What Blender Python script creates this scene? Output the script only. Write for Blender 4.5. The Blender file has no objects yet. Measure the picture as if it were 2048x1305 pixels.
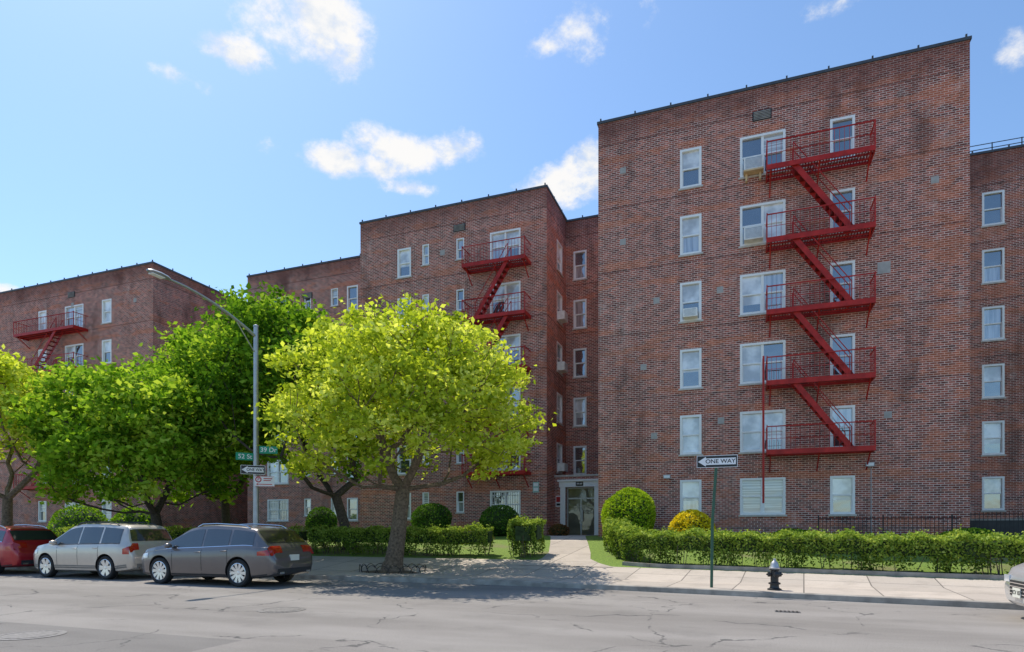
import bpy, math, random
import numpy as np
from mathutils import Vector, Matrix
random.seed(7); rng=np.random.default_rng(7)
# ---------------------------------------------------------------- survey frame
# world X runs along the facades, world Y runs into the block, camera stands at the origin
TH=math.atan(1252/3364); C=math.cos(TH); Sn=math.sin(TH); CAMZ=1.55; F=1252.0
def fu(px,v):
    x=(px-1024)/F; return v*(C*x-Sn)/(Sn*x+C)
def fz(px,py,v):
    x=(px-1024)/F; return CAMZ+(1060-py)/F*v/(Sn*x+C)
def c2w(X,Y): return (C*X-Sn*Y, Sn*X+C*Y)
COL=bpy.context.scene.collection
ORG={}
# ---------------------------------------------------------------- materials
def newmat(name):
    m=bpy.data.materials.new(name); m.use_nodes=True
    nt=m.node_tree; b=nt.nodes['Principled BSDF']; return m,nt,b
def pmat(name,col,rough=.6,metal=0.,var=.12,scale=6.,bump=0.,spec=.5,coat=0.):
    m,nt,b=newmat(name)
    g=nt.nodes.new('ShaderNodeNewGeometry'); n=nt.nodes.new('ShaderNodeTexNoise')
    n.inputs['Scale'].default_value=scale; n.inputs['Detail'].default_value=4
    nt.links.new(g.outputs['Position'],n.inputs['Vector'])
    r=nt.nodes.new('ShaderNodeValToRGB')
    r.color_ramp.elements[0].position=.3; r.color_ramp.elements[1].position=.7
    r.color_ramp.elements[0].color=tuple(c*(1-var) for c in col)+(1,)
    r.color_ramp.elements[1].color=tuple(min(1,c*(1+var)) for c in col)+(1,)
    nt.links.new(n.outputs['Fac'],r.inputs[0]); nt.links.new(r.outputs[0],b.inputs['Base Color'])
    b.inputs['Roughness'].default_value=rough; b.inputs['Metallic'].default_value=metal
    b.inputs['Specular IOR Level'].default_value=spec
    b.inputs['Coat Weight'].default_value=coat; b.inputs['Coat Roughness'].default_value=.05
    if bump>0:
        bp=nt.nodes.new('ShaderNodeBump'); bp.inputs['Strength'].default_value=bump; bp.inputs['Distance'].default_value=.02
        nt.links.new(n.outputs['Fac'],bp.inputs['Height']); nt.links.new(bp.outputs[0],b.inputs['Normal'])
    return m
def mathn(nt,op,a,b=None,c=None,clamp=False):
    n=nt.nodes.new('ShaderNodeMath'); n.operation=op; n.use_clamp=clamp
    for i,x in enumerate((a,b,c)):
        if x is None: continue
        if isinstance(x,(int,float)): n.inputs[i].default_value=x
        else: nt.links.new(x,n.inputs[i])
    return n.outputs[0]
def mixc(nt,f,a,b,mode='MIX'):
    n=nt.nodes.new('ShaderNodeMix'); n.data_type='RGBA'; n.blend_type=mode
    for i,x in ((0,f),(6,a),(7,b)):
        if isinstance(x,(int,float)): n.inputs[i].default_value=x
        elif isinstance(x,tuple): n.inputs[i].default_value=x+(1,) if len(x)==3 else x
        else: nt.links.new(x,n.inputs[i])
    return n.outputs[2]
def noise_n(nt,vec,scale,detail=4,rough=.5):
    n=nt.nodes.new('ShaderNodeTexNoise'); n.inputs['Scale'].default_value=scale
    n.inputs['Detail'].default_value=detail; n.inputs['Roughness'].default_value=rough
    nt.links.new(vec,n.inputs['Vector']); return n.outputs['Fac']
def ramp(nt,f,lo,hi):
    n=nt.nodes.new('ShaderNodeMapRange'); n.interpolation_type='SMOOTHSTEP'
    n.inputs[1].default_value=lo; n.inputs[2].default_value=hi
    nt.links.new(f,n.inputs[0]); return n.outputs[0]
def brickmat():
    m,nt,b=newmat('red_brick')
    g=nt.nodes.new('ShaderNodeNewGeometry'); s=nt.nodes.new('ShaderNodeSeparateXYZ')
    nt.links.new(g.outputs['Position'],s.inputs[0])
    u=mathn(nt,'ADD',s.outputs[0],s.outputs[1]); cb=nt.nodes.new('ShaderNodeCombineXYZ')
    nt.links.new(u,cb.inputs[0]); nt.links.new(s.outputs[2],cb.inputs[1])
    bt=nt.nodes.new('ShaderNodeTexBrick'); nt.links.new(cb.outputs[0],bt.inputs['Vector'])
    bt.inputs['Scale'].default_value=1; bt.inputs['Brick Width'].default_value=.235
    bt.inputs['Row Height'].default_value=.083; bt.inputs['Mortar Size'].default_value=.010
    bt.inputs['Mortar Smooth'].default_value=.2; bt.inputs['Bias'].default_value=.0
    bt.inputs['Color1'].default_value=(.45,.135,.095,1); bt.inputs['Color2'].default_value=(.15,.050,.042,1)
    bt.inputs['Mortar'].default_value=(.74,.57,.48,1)
    mp=nt.nodes.new('ShaderNodeMapping'); mp.inputs['Scale'].default_value=(1,1,.35); nt.links.new(g.outputs['Position'],mp.inputs[0])
    mh=nt.nodes.new('ShaderNodeMapping'); mh.inputs['Scale'].default_value=(.5,.5,1.6); nt.links.new(g.outputs['Position'],mh.inputs[0])
    n1=noise_n(nt,mp.outputs[0],.55,5,.6); n2=noise_n(nt,mh.outputs[0],1.3,5,.65); n3=noise_n(nt,g.outputs['Position'],3,3,.6)
    col=bt.outputs['Color']
    fl=mathn(nt,'FRACT',mathn(nt,'DIVIDE',mathn(nt,'SUBTRACT',s.outputs[2],1.06),2.815))
    z1=mathn(nt,'GREATER_THAN',fl,.90); z2=mathn(nt,'LESS_THAN',mathn(nt,'ABSOLUTE',mathn(nt,'SUBTRACT',fl,.28)),.06)
    qz=mathn(nt,'GREATER_THAN',s.outputs[0],6.2)
    zone=mathn(nt,'ADD',mathn(nt,'ADD',mathn(nt,'MULTIPLY',z1,.10),mathn(nt,'MULTIPLY',z2,.07)),mathn(nt,'MULTIPLY',qz,.05))
    n2z=mathn(nt,'ADD',n2,zone)
    col=mixc(nt,mathn(nt,'MULTIPLY',ramp(nt,n2z,.55,.65),.75),col,mixc(nt,.5,col,(.64,.19,.08)))
    col=mixc(nt,mathn(nt,'MULTIPLY',ramp(nt,n1,.52,.72),.55),col,(.06,.035,.03))
    wn=noise_n(nt,mp.outputs[0],1.7,5,.7)
    col=mixc(nt,mathn(nt,'MULTIPLY',ramp(nt,wn,.56,.78),.38),col,(.66,.52,.45))
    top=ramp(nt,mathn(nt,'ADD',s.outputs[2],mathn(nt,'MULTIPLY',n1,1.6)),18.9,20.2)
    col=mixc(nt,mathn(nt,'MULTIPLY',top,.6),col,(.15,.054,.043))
    ft=mathn(nt,'ABSOLUTE',mathn(nt,'SUBTRACT',fl,.2))
    band=mathn(nt,'LESS_THAN',ft,.010)
    col=mixc(nt,mathn(nt,'MULTIPLY',band,.45),col,(.06,.03,.025))
    v=mathn(nt,'ADD',mathn(nt,'MULTIPLY',n3,1.0),.56)
    hsv=nt.nodes.new('ShaderNodeHueSaturation'); nt.links.new(v,hsv.inputs['Value']); nt.links.new(col,hsv.inputs['Color'])
    nt.links.new(hsv.outputs[0],b.inputs['Base Color'])
    b.inputs['Roughness'].default_value=.95; b.inputs['Specular IOR Level'].default_value=.1
    return m
def glassmat(name,col,gl=.3,stripe=0):
    m,nt,b=newmat(name); out=nt.nodes['Material Output']
    g=nt.nodes.new('ShaderNodeNewGeometry')
    mp=nt.nodes.new('ShaderNodeMapping'); nt.links.new(g.outputs['Position'],mp.inputs[0])
    mp.inputs['Scale'].default_value=(9,9,.6) if stripe==1 else ((.3,.3,22) if stripe==2 else (1.3,1.3,1.3))
    n=noise_n(nt,mp.outputs[0],1,3)
    c=mixc(nt,ramp(nt,n,.35,.65),tuple(x*.6 for x in col),tuple(min(1,x*1.25) for x in col))
    nt.links.new(c,b.inputs['Base Color']); b.inputs['Roughness'].default_value=.5
    gs=nt.nodes.new('ShaderNodeBsdfGlossy'); gs.inputs['Roughness'].default_value=.03; gs.inputs['Color'].default_value=(.92,.95,.97,1)
    wn=noise_n(nt,g.outputs['Position'],1.1,2); bp=nt.nodes.new('ShaderNodeBump'); bp.inputs['Strength'].default_value=.25; bp.inputs['Distance'].default_value=.05
    nt.links.new(wn,bp.inputs['Height']); nt.links.new(bp.outputs[0],gs.inputs['Normal'])
    mx=nt.nodes.new('ShaderNodeMixShader'); mx.inputs[0].default_value=gl
    nt.links.new(b.outputs[0],mx.inputs[1]); nt.links.new(gs.outputs[0],mx.inputs[2]); nt.links.new(mx.outputs[0],out.inputs[0])
    return m
def leafmat(name,c0,c1,c2,trans=.45):
    m,nt,b=newmat(name); out=nt.nodes['Material Output']; nt.nodes.remove(b)
    a=nt.nodes.new('ShaderNodeAttribute'); a.attribute_name='tint'
    r=nt.nodes.new('ShaderNodeValToRGB'); e=r.color_ramp.elements
    e[0].position=0; e[0].color=c0+(1,); e[1].position=1; e[1].color=c2+(1,); k=e.new(.5); k.color=c1+(1,)
    nt.links.new(a.outputs['Fac'],r.inputs[0])
    d=nt.nodes.new('ShaderNodeBsdfDiffuse'); t=nt.nodes.new('ShaderNodeBsdfTranslucent')
    nt.links.new(r.outputs[0],d.inputs[0])
    tc=mixc(nt,1.0,r.outputs[0],(1.2,1.15,.55),'MULTIPLY'); nt.links.new(tc,t.inputs[0])
    m1=nt.nodes.new('ShaderNodeMixShader'); m1.inputs[0].default_value=trans
    nt.links.new(d.outputs[0],m1.inputs[1]); nt.links.new(t.outputs[0],m1.inputs[2])
    nt.links.new(m1.outputs[0],out.inputs[0])
    return m
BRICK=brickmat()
WHITE=pmat('white_window_frame',(.92,.90,.86),.45,var=.03)
STONE=pmat('stone_sill',(.58,.52,.46),.8,var=.15)
COPE=pmat('dark_metal_coping',(.06,.065,.075),.5,var=.2)
ROOF=pmat('roof_felt',(.12,.12,.12),.9)
REDP=pmat('red_painted_steel',(.44,.022,.016),.45,var=.25,scale=4,spec=.3)
REDD=pmat('dark_red_painted_steel',(.20,.016,.013),.5,var=.25,scale=4,spec=.3)
GDARK=glassmat('window_glass_dark',(.035,.04,.045),.30)
GSHADE=glassmat('window_glass_white_shade',(.76,.75,.73),.16)
GCURT=glassmat('window_glass_curtain',(.38,.38,.38),.30,1)
GBLIND=glassmat('window_glass_blinds',(.60,.60,.58),.15,2)
GLASSES=[GDARK,GSHADE,GCURT,GBLIND]
BLACKI=pmat('black_iron',(.012,.012,.013),.45)
GREYM=pmat('galvanised_steel',(.42,.43,.44),.4,.6,var=.1)
BEIGE=pmat('air_conditioner_casing',(.88,.86,.80),.5)
WOOD=pmat('bare_wood',(.70,.50,.28),.8)
# ---------------------------------------------------------------- mesh builder
class MB:
    def __init__(s): s.v=[];s.f=[];s.m=[];s.sm=[]
    def add(s,vs,fs,m=0,T=None,smooth=False):
        o=len(s.v)
        for p in vs:
            s.v.append(tuple(T@Vector(p)) if T is not None else tuple(p))
        for f in fs: s.f.append(tuple(i+o for i in f)); s.m.append(m); s.sm.append(smooth)
    def box(s,x0,x1,y0,y1,z0,z1,m=0,T=None):
        vs=[(x0,y0,z0),(x1,y0,z0),(x1,y1,z0),(x0,y1,z0),(x0,y0,z1),(x1,y0,z1),(x1,y1,z1),(x0,y1,z1)]
        s.add(vs,[(0,3,2,1),(4,5,6,7),(0,1,5,4),(1,2,6,5),(2,3,7,6),(3,0,4,7)],m,T)
    def beam(s,a,b,w,h,m=0):
        a=Vector(a);b=Vector(b);d=(b-a)
        if d.length<1e-6: return
        L=d.length; d.normalize()
        up=Vector((0,0,1)) if abs(d.z)<.95 else Vector((0,1,0))
        x=d.cross(up).normalized(); y=x.cross(d).normalized()
        vs=[]
        for p in (a,b):
            for sx,sy in ((-1,-1),(1,-1),(1,1),(-1,1)): vs.append(p+x*sx*w/2+y*sy*h/2)
        s.add(vs,[(0,1,2,3),(4,7,6,5),(0,4,5,1),(1,5,6,2),(2,6,7,3),(3,7,4,0)],m)
    def tube(s,pts,rads,n=8,m=0,smooth=True,T=None,cap=True):
        pts=[Vector(p) for p in pts]; vs=[];fs=[]
        if isinstance(rads,(int,float)): rads=[rads]*len(pts)
        ref=None
        for i,p in enumerate(pts):
            d=(pts[min(i+1,len(pts)-1)]-pts[max(i-1,0)]).normalized()
            if ref is None:
                ref=d.orthogonal().normalized()
            else:
                ref=(ref-d*ref.dot(d)).normalized()
            y=d.cross(ref)
            for k in range(n):
                a=2*math.pi*k/n; vs.append(p+(ref*math.cos(a)+y*math.sin(a))*rads[i])
        for i in range(len(pts)-1):
            for k in range(n):
                fs.append((i*n+k,i*n+(k+1)%n,(i+1)*n+(k+1)%n,(i+1)*n+k))
        if cap:
            fs.append(tuple(reversed(range(n)))); fs.append(tuple(range((len(pts)-1)*n,len(pts)*n)))
        s.add(vs,fs,m,T,smooth)
    def lathe(s,prof,n=20,m=0,T=None,smooth=True):
        vs=[];fs=[]
        for r,z in prof:
            for k in range(n):
                a=2*math.pi*k/n; vs.append((r*math.cos(a),r*math.sin(a),z))
        for i in range(len(prof)-1):
            for k in range(n): fs.append((i*n+k,i*n+(k+1)%n,(i+1)*n+(k+1)%n,(i+1)*n+k))
        s.add(vs,fs,m,T,smooth)
    def obj(s,name,mats,parent=None,origin=None,local=False,sharp=40):
        me=bpy.data.meshes.new(name)
        o=Vector(origin) if origin is not None else Vector((0,0,0))
        if not local and origin is None and parent is not None: o=Vector(ORG[parent.name])
        me.from_pydata([tuple(Vector(p)-o) for p in s.v],[],s.f)
        for m in mats: me.materials.append(m)
        me.polygons.foreach_set('material_index',s.m); me.polygons.foreach_set('use_smooth',s.sm)
        me.update()
        if any(s.sm): me.set_sharp_from_angle(angle=math.radians(sharp))
        ob=bpy.data.objects.new(name,me); COL.objects.link(ob); ORG[ob.name]=o
        if parent is not None:
            ob.parent=parent
            ob.location=o if local else o-Vector(ORG[parent.name])
        else: ob.location=o
        return ob
def empty(name,loc,label=None,cat=None,group=None,parent=None,rotz=0):
    e=bpy.data.objects.new(name,None); COL.objects.link(e); e.location=loc; e.rotation_euler[2]=rotz; e.empty_display_size=.3
    ORG[e.name]=Vector(loc)
    tag(e,label,cat,group); return e
def tag(o,label=None,cat=None,group=None,kind=None):
    if label: o['label']=label
    if cat: o['category']=cat
    if group: o['group']=group
    if kind: o['kind']=kind
    return o
def textmesh(body,size,mat,name,parent,T,extr=.002):
    cu=bpy.data.curves.new('lettering','FONT'); cu.body=body; cu.size=size; cu.align_x='CENTER'; cu.align_y='CENTER'; cu.extrude=extr; cu.offset=size*.012
    tmp=bpy.data.objects.new('tmp_text',cu); COL.objects.link(tmp)
    bpy.context.view_layer.update()
    me=bpy.data.meshes.new_from_object(tmp.evaluated_get(bpy.context.evaluated_depsgraph_get()))
    bpy.data.objects.remove(tmp)
    R=Matrix(((1,0,0,0),(0,0,-1,0),(0,1,0,0),(0,0,0,1)))
    me.transform(T@R); me.materials.clear(); me.materials.append(mat)
    ob=bpy.data.objects.new(name,me); COL.objects.link(ob); ob.parent=parent
    o=ORG[parent.name]; me.transform(Matrix.Translation(-o)); ORG[ob.name]=o
    return ob
# ---------------------------------------------------------------- terrain
KU=[-120,-30,-12,-7.3,-3.6,5.0,9.8,40]; KV=[16.9,16.4,16.2,16.3,16.05,14.75,13.9,9.5]
def vk(u): return float(np.interp(u,KU,KV))
HU=[-120,-6.6,-3.9,6.55,30,40]; HV=[20.9,20.9,19.9,19.1,18.3,18.3]
def vh(u): return float(np.interp(u,HU,HV))
def g(u,v): return .13+min(1,max(0,(v-18)/9))*1.12
def asphalt():
    m,nt,b=newmat('worn_asphalt'); ge=nt.nodes.new('ShaderNodeNewGeometry'); P=ge.outputs['Position']
    mp=nt.nodes.new('ShaderNodeMapping'); mp.inputs['Scale'].default_value=(.25,1,1); nt.links.new(P,mp.inputs[0])
    n1=noise_n(nt,P,60,3,.7); n2=noise_n(nt,mp.outputs[0],.5,5,.6); n3=noise_n(nt,P,.7,6,.65)
    col=mixc(nt,ramp(nt,n2,.35,.65),(.245,.225,.205),(.335,.31,.285))
    col=mixc(nt,mathn(nt,'MULTIPLY',ramp(nt,n1,.4,.65),.55),col,(.12,.11,.10))
    col=mixc(nt,mathn(nt,'MULTIPLY',ramp(nt,n3,.52,.70),.34),col,(.15,.14,.13))
    vo=nt.nodes.new('ShaderNodeTexVoronoi'); vo.feature='DISTANCE_TO_EDGE'; vo.inputs['Scale'].default_value=.33
    dn=nt.nodes.new('ShaderNodeTexNoise'); dn.inputs['Scale'].default_value=1.2; dn.inputs['Detail'].default_value=5; nt.links.new(P,dn.inputs['Vector'])
    va=nt.nodes.new('ShaderNodeVectorMath'); va.operation='MULTIPLY_ADD'; nt.links.new(dn.outputs['Color'],va.inputs[0]); va.inputs[1].default_value=(1.3,1.3,0); nt.links.new(P,va.inputs[2])
    nt.links.new(va.outputs[0],vo.inputs['Vector'])
    cr=mathn(nt,'LESS_THAN',vo.outputs['Distance'],.006)
    cm=mathn(nt,'MULTIPLY',cr,ramp(nt,n3,.45,.55)); col=mixc(nt,mathn(nt,'MULTIPLY',cm,.75),col,(.06,.06,.06))
    s=nt.nodes.new('ShaderNodeSeparateXYZ'); nt.links.new(P,s.inputs[0])
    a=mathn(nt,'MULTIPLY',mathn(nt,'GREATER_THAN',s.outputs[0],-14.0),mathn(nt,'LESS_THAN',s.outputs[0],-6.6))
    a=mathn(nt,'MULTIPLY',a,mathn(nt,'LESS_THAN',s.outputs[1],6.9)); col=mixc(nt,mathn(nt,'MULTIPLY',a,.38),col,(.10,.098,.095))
    nt.links.new(col,b.inputs['Base Color']); b.inputs['Roughness'].default_value=.95; b.inputs['Specular IOR Level'].default_value=.15
    bp=nt.nodes.new('ShaderNodeBump'); bp.inputs['Strength'].default_value=.35; bp.inputs['Distance'].default_value=.01; nt.links.new(n1,bp.inputs['Height']); nt.links.new(bp.outputs[0],b.inputs['Normal'])
    return m
def concrete():
    m,nt,b=newmat('concrete_slabs'); ge=nt.nodes.new('ShaderNodeNewGeometry'); P=ge.outputs['Position']
    mp=nt.nodes.new('ShaderNodeMapping'); mp.inputs['Rotation'].default_value=(0,0,.08); nt.links.new(P,mp.inputs[0])
    bt=nt.nodes.new('ShaderNodeTexBrick'); nt.links.new(mp.outputs[0],bt.inputs['Vector']); bt.offset=0
    bt.inputs['Scale'].default_value=1; bt.inputs['Brick Width'].default_value=1.55; bt.inputs['Row Height'].default_value=1.55; bt.inputs['Mortar Size'].default_value=.016
    bt.inputs['Color1'].default_value=(.54,.465,.39,1); bt.inputs['Color2'].default_value=(.42,.365,.31,1); bt.inputs['Mortar'].default_value=(.15,.13,.11,1)
    n=noise_n(nt,P,1.1,6,.7); n2=noise_n(nt,P,30,3,.6)
    col=mixc(nt,mathn(nt,'MULTIPLY',ramp(nt,n,.45,.7),.45),bt.outputs['Color'],(.28,.24,.20))
    col=mixc(nt,mathn(nt,'MULTIPLY',ramp(nt,n2,.5,.7),.28),col,(.22,.19,.16))
    nt.links.new(col,b.inputs['Base Color']); b.inputs['Roughness'].default_value=.9
    return m
def grassmat():
    m,nt,b=newmat('lawn_grass'); ge=nt.nodes.new('ShaderNodeNewGeometry'); P=ge.outputs['Position']
    n=noise_n(nt,P,.7,5,.6); n2=noise_n(nt,P,25,4,.7)
    col=mixc(nt,ramp(nt,n2,.3,.7),(.06,.13,.015),(.24,.34,.04)); col=mixc(nt,mathn(nt,'MULTIPLY',ramp(nt,n,.48,.66),.6),col,(.20,.16,.09))
    nt.links.new(col,b.inputs['Base Color']); b.inputs['Roughness'].default_value=.9
    bp=nt.nodes.new('ShaderNodeBump'); bp.inputs['Strength'].default_value=.8; bp.inputs['Distance'].default_value=.04; nt.links.new(n2,bp.inputs['Height']); nt.links.new(bp.outputs[0],b.inputs['Normal'])
    return m
ASPH=asphalt(); CONC=concrete(); GRASS=grassmat()
KERBM=pmat('kerb_concrete',(.32,.29,.25),.8,var=.35,scale=3); SOIL=pmat('soil',(.13,.09,.06),.95,var=.5,scale=9,bump=.5)
mb=MB(); mb.add([(-1500,-1500,-.06),(1500,-1500,-.06),(1500,1500,-.06),(-1500,1500,-.06)],[(0,1,2,3)])
tag(mb.obj('ground',[pmat('far_ground',(.16,.16,.14),.95,scale=.2)]),kind='structure')
us=sorted(set(list(np.arange(-120,40.1,2.0))+KU[1:-1]+HU[1:-1]))
def strip(name,mat,rows,zf):
    mb=MB()
    for i in range(len(us)-1):
        a,b=us[i],us[i+1]
        for r in range(len(rows)-1):
            P=[]
            for (u,k) in ((a,r),(b,r),(b,r+1),(a,r+1)):
                v=rows[k](u); P.append((u,v,zf(u,v)))
            mb.add(P,[(0,1,2,3)])
    return mb.obj(name,[mat])
tag(strip('road',ASPH,[lambda u:-60,lambda u:-10,lambda u:5,lambda u:vk(u)+.05],lambda u,v:0.),kind='structure')
tag(strip('sidewalk',CONC,[lambda u:vk(u)+.16,lambda u:18,lambda u:vh(u)],g),kind='structure')
tag(strip('lawn',GRASS,[lambda u:vh(u),lambda u:27,lambda u:70],g),kind='structure')
mb=MB()
for i in range(len(us)-1):
    a,b=us[i],us[i+1]
    va,vb=vk(a),vk(b)
    mb.add([(a,va,-.02),(b,vb,-.02),(b,vb+.012,.115),(a,va+.012,.115),(b,vb+.03,.13),(a,va+.03,.13),(b,vb+.16,.134),(a,va+.16,.134),(b,vb+.165,.10),(a,va+.165,.10)],
        [(0,1,2,3),(3,2,4,5),(5,4,6,7),(7,6,8,9)])
tag(mb.obj('kerb',[KERBM]),kind='structure')
mb=MB(); prow=[(-7.1,-3.9,19.75),(-6.9,-4.5,20.4),(-6.75,-5.0,21.2),(-6.9,-5.3,22.5),(-7.6,-6.0,25.0),(-8.2,-6.6,27.0),(-9.3,-7.3,30.0),(-9.5,-7.2,32.8)]
for i in range(len(prow)-1):
    a=prow[i];b=prow[i+1]
    mb.add([(a[0],a[2],g(0,a[2])+.014),(a[1],a[2],g(0,a[2])+.014),(b[1],b[2],g(0,b[2])+.014),(b[0],b[2],g(0,b[2])+.014)],[(0,1,2,3)])
tag(mb.obj('path',[CONC]),kind='structure')
def disc(name,u,v,r,label,cat,mat,z=.008):
    mb=MB(); mb.lathe([(r+.09,0),(r+.09,.004),(r,.006),(r,.003),(r*.93,.003),(r*.93,.007),(.001,.008)],28,0,Matrix.Translation((u,v,.003)))
    o=mb.obj(name,[mat],origin=(u,v,0)); tag(o,label,cat); return o
IRON=pmat('cast_iron',(.15,.14,.135),.6,.2,var=.4,scale=20)
u_,v_=c2w(*( ((563-1024)/F*12.1),12.1)); disc('manhole_cover',u_,v_,.36,'round cast iron manhole cover in the asphalt','manhole cover',IRON)
u_,v_=c2w(*( ((60-1024)/F*9.2),9.2)); disc('manhole_cover',u_,v_,.36,'worn round manhole cover set in grey asphalt','manhole cover',IRON)
u_,v_=c2w((1575-1024)/F*11.8,11.8); mb=MB(); mb.box(-.22,.22,-.1,.1,.002,.012)
for i in range(6): mb.box(-.2+i*.07,-.17+i*.07,-.09,.09,.012,.016,1)
o=mb.obj('drain_cover',[IRON,BLACKI]); o.location=(u_,v_,0); tag(o,'small rectangular iron valve cover in the asphalt','drain cover')
# ---------------------------------------------------------------- buildings
ROOFZ=19.52; TOPS=[17.64,14.82,12.0,9.17,6.38,3.66]; HG=[1.65]*5+[1.5]
def mfront(v): return lambda s,z,d:(s,v+d,z)
def mright(u): return lambda s,z,d:(u-d,s,z)
def mbox(mb,mf,s0,s1,z0,z1,d0,d1,m=0):
    vs=[mf(s0,z0,d0),mf(s1,z0,d0),mf(s1,z0,d1),mf(s0,z0,d1),mf(s0,z1,d0),mf(s1,z1,d0),mf(s1,z1,d1),mf(s0,z1,d1)]
    mb.add(vs,[(0,3,2,1),(4,5,6,7),(0,1,5,4),(1,2,6,5),(2,3,7,6),(3,0,4,7)],m)
def wallholes(mb,mf,s0,s1,z0,z1,holes,depth=.14,m=0):
    xs=sorted(set([s0,s1]+[h[0] for h in holes]+[h[1] for h in holes])); zs=sorted(set([z0,z1]+[h[2] for h in holes]+[h[3] for h in holes]))
    for i in range(len(xs)-1):
        for j in range(len(zs)-1):
            cx=(xs[i]+xs[i+1])/2; cz=(zs[j]+zs[j+1])/2
            if any(h[0]<cx<h[1] and h[2]<cz<h[3] for h in holes): continue
            mb.add([mf(xs[i],zs[j],0),mf(xs[i+1],zs[j],0),mf(xs[i+1],zs[j+1],0),mf(xs[i],zs[j+1],0)],[(0,1,2,3)],m)
    for a,b,c,d in holes:
        for (p,q) in (((a,c),(b,c)),((b,c),(b,d)),((b,d),(a,d)),((a,d),(a,c))):
            mb.add([mf(p[0],p[1],0),mf(q[0],q[1],0),mf(q[0],q[1],depth+.03),mf(p[0],p[1],depth+.03)],[(0,1,2,3)],m)
def window(par,mf,h,wide=False,bars=False,up=None,lo=None,small=False):
    s0,s1,z0,z1=h; fr=.09 if not small else .055
    mb=MB()
    mbox(mb,mf,s0,s0+fr,z0,z1,-.01,.14); mbox(mb,mf,s1-fr,s1,z0,z1,-.01,.14)
    mbox(mb,mf,s0+fr,s1-fr,z1-fr,z1,-.01,.14); mbox(mb,mf,s0+fr,s1-fr,z0,z0+fr,-.01,.14)
    cells=[(s0+fr,s1-fr)]
    if wide:
        mid=(s0+s1)/2; mbox(mb,mf,mid-.05,mid+.05,z0+fr,z1-fr,.035,.14); cells=[(s0+fr,mid-.05),(mid+.05,s1-fr)]
    zm=(z0+z1)/2; pan=MB()
    for a,b in cells:
        mbox(mb,mf,a,b,zm-.03,zm+.03,.06,.135)
        for x0,x1 in ((a,a+.035),(b-.035,b)): mbox(mb,mf,x0,x1,z0+fr,zm-.03,.085,.135)
        mi=up if up is not None else random.choice([1,1,2,0,3,0]); mj=lo if lo is not None else random.choice([0,0,0,2,mi])
        pan.add([mf(a,zm,.10),mf(b,zm,.10),mf(b,z1-fr,.10),mf(a,z1-fr,.10)],[(0,1,2,3)],mi)
        zz=zm
        if mi in(1,3) and random.random()<.4:
            zz=zm-random.uniform(.1,.45); pan.add([mf(a,zz,.125),mf(b,zz,.125),mf(b,zm,.125),mf(a,zm,.125)],[(0,1,2,3)],mi)
        pan.add([mf(a,z0+fr,.125),mf(b,z0+fr,.125),mf(b,zz,.125),mf(a,zz,.125)],[(0,1,2,3)],mj)
    if bars:
        n=int((s1-s0)/.13)
        for i in range(1,n): x=s0+(s1-s0)*i/n; mbox(mb,mf,x-.01,x+.01,z0+.02,z1-.02,-.03,-.012)
        for z in (z0+.25,zm,z1-.25): mbox(mb,mf,s0,s1,z-.012,z+.012,-.045,-.031)
    w=mb.obj('window',[WHITE],parent=par)
    pan.obj('window_pane',GLASSES,parent=w)
    sl=MB(); mbox(sl,mf,s0-.06,s1+.06,z0-.075,z0-.003,-.06,.16); sl.obj('sill',[STONE],parent=w)
    return w
def coping(mb,u0,u1,v0,v1,z,m=1,posts=True):
    mb.box(u0-.05,u1+.05,v0-.05,v0+.33,z,z+.11,m); mb.box(u0-.05,u0+.33,v0+.332,v1,z,z+.11,m); mb.box(u1-.33,u1+.05,v0+.332,v1,z,z+.11,m)
    if posts:
        n=int((u1-u0)/1.45)
        for i in range(n+1):
            x=u0+.1+(u1-u0-.2)*i/n; mb.box(x-.03,x+.03,v0+.02,v0+.08,z+.11,z+.26,m)
        for s in (u0,u1-.05):
            n=int((v1-v0)/1.5)
            for i in range(1,n): y=v0+(v1-v0)*i/n; mb.box(s,s+.05,y-.03,y+.03,z+.11,z+.26,m)
def block(par,u0,u1,v0,v1,zt,cols,name='wall',side=None,z0=0,posts=True):
    mf=mfront(v0); holes=[];specs=[]
    for c in cols:
        a,b=sorted((fu(c[0],v0),fu(c[1],v0)))
        for r in c[2]:
            zt_=TOPS[r]+c[3].get('dz',0); hh=c[3].get('h',HG[r] if not c[3].get('small') else 1.15)
            h=(a,b,zt_-hh,zt_); holes.append(h); specs.append((mf,h,c[3],r))
    mb=MB(); wallholes(mb,mf,u0,u1,z0,zt,holes)
    sh=[]
    if side:
        ms=mright(u1)
        for a,b,rows in side:
            for r in rows:
                h=(a,b,TOPS[r]-1.65,TOPS[r]); sh.append(h); specs.append((ms,h,{},r))
    wallholes(mb,mright(u1),v0,v1,z0,zt,sh)
    mb.add([(u0,v0,z0),(u0,v1,z0),(u0,v1,zt),(u0,v0,zt)],[(0,3,2,1)]); mb.add([(u0,v1,z0),(u1,v1,z0),(u1,v1,zt),(u0,v1,zt)],[(0,3,2,1)])
    mb.add([(u0+.02,v0+.02,zt-.5),(u1-.02,v0+.02,zt-.5),(u1-.02,v1,zt-.5),(u0+.02,v1,zt-.5)],[(0,1,2,3)],2)
    coping(mb,u0,u1,v0,v1,zt,1,posts)
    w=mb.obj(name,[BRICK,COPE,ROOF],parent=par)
    for mf_,h,k,r in specs:
        window(par,mf_,h,wide=k.get('wide',False),bars=(k.get('bars',False) and r==5),small=k.get('small',False),up=k.get('up'),lo=k.get('lo'))
    return w
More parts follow.
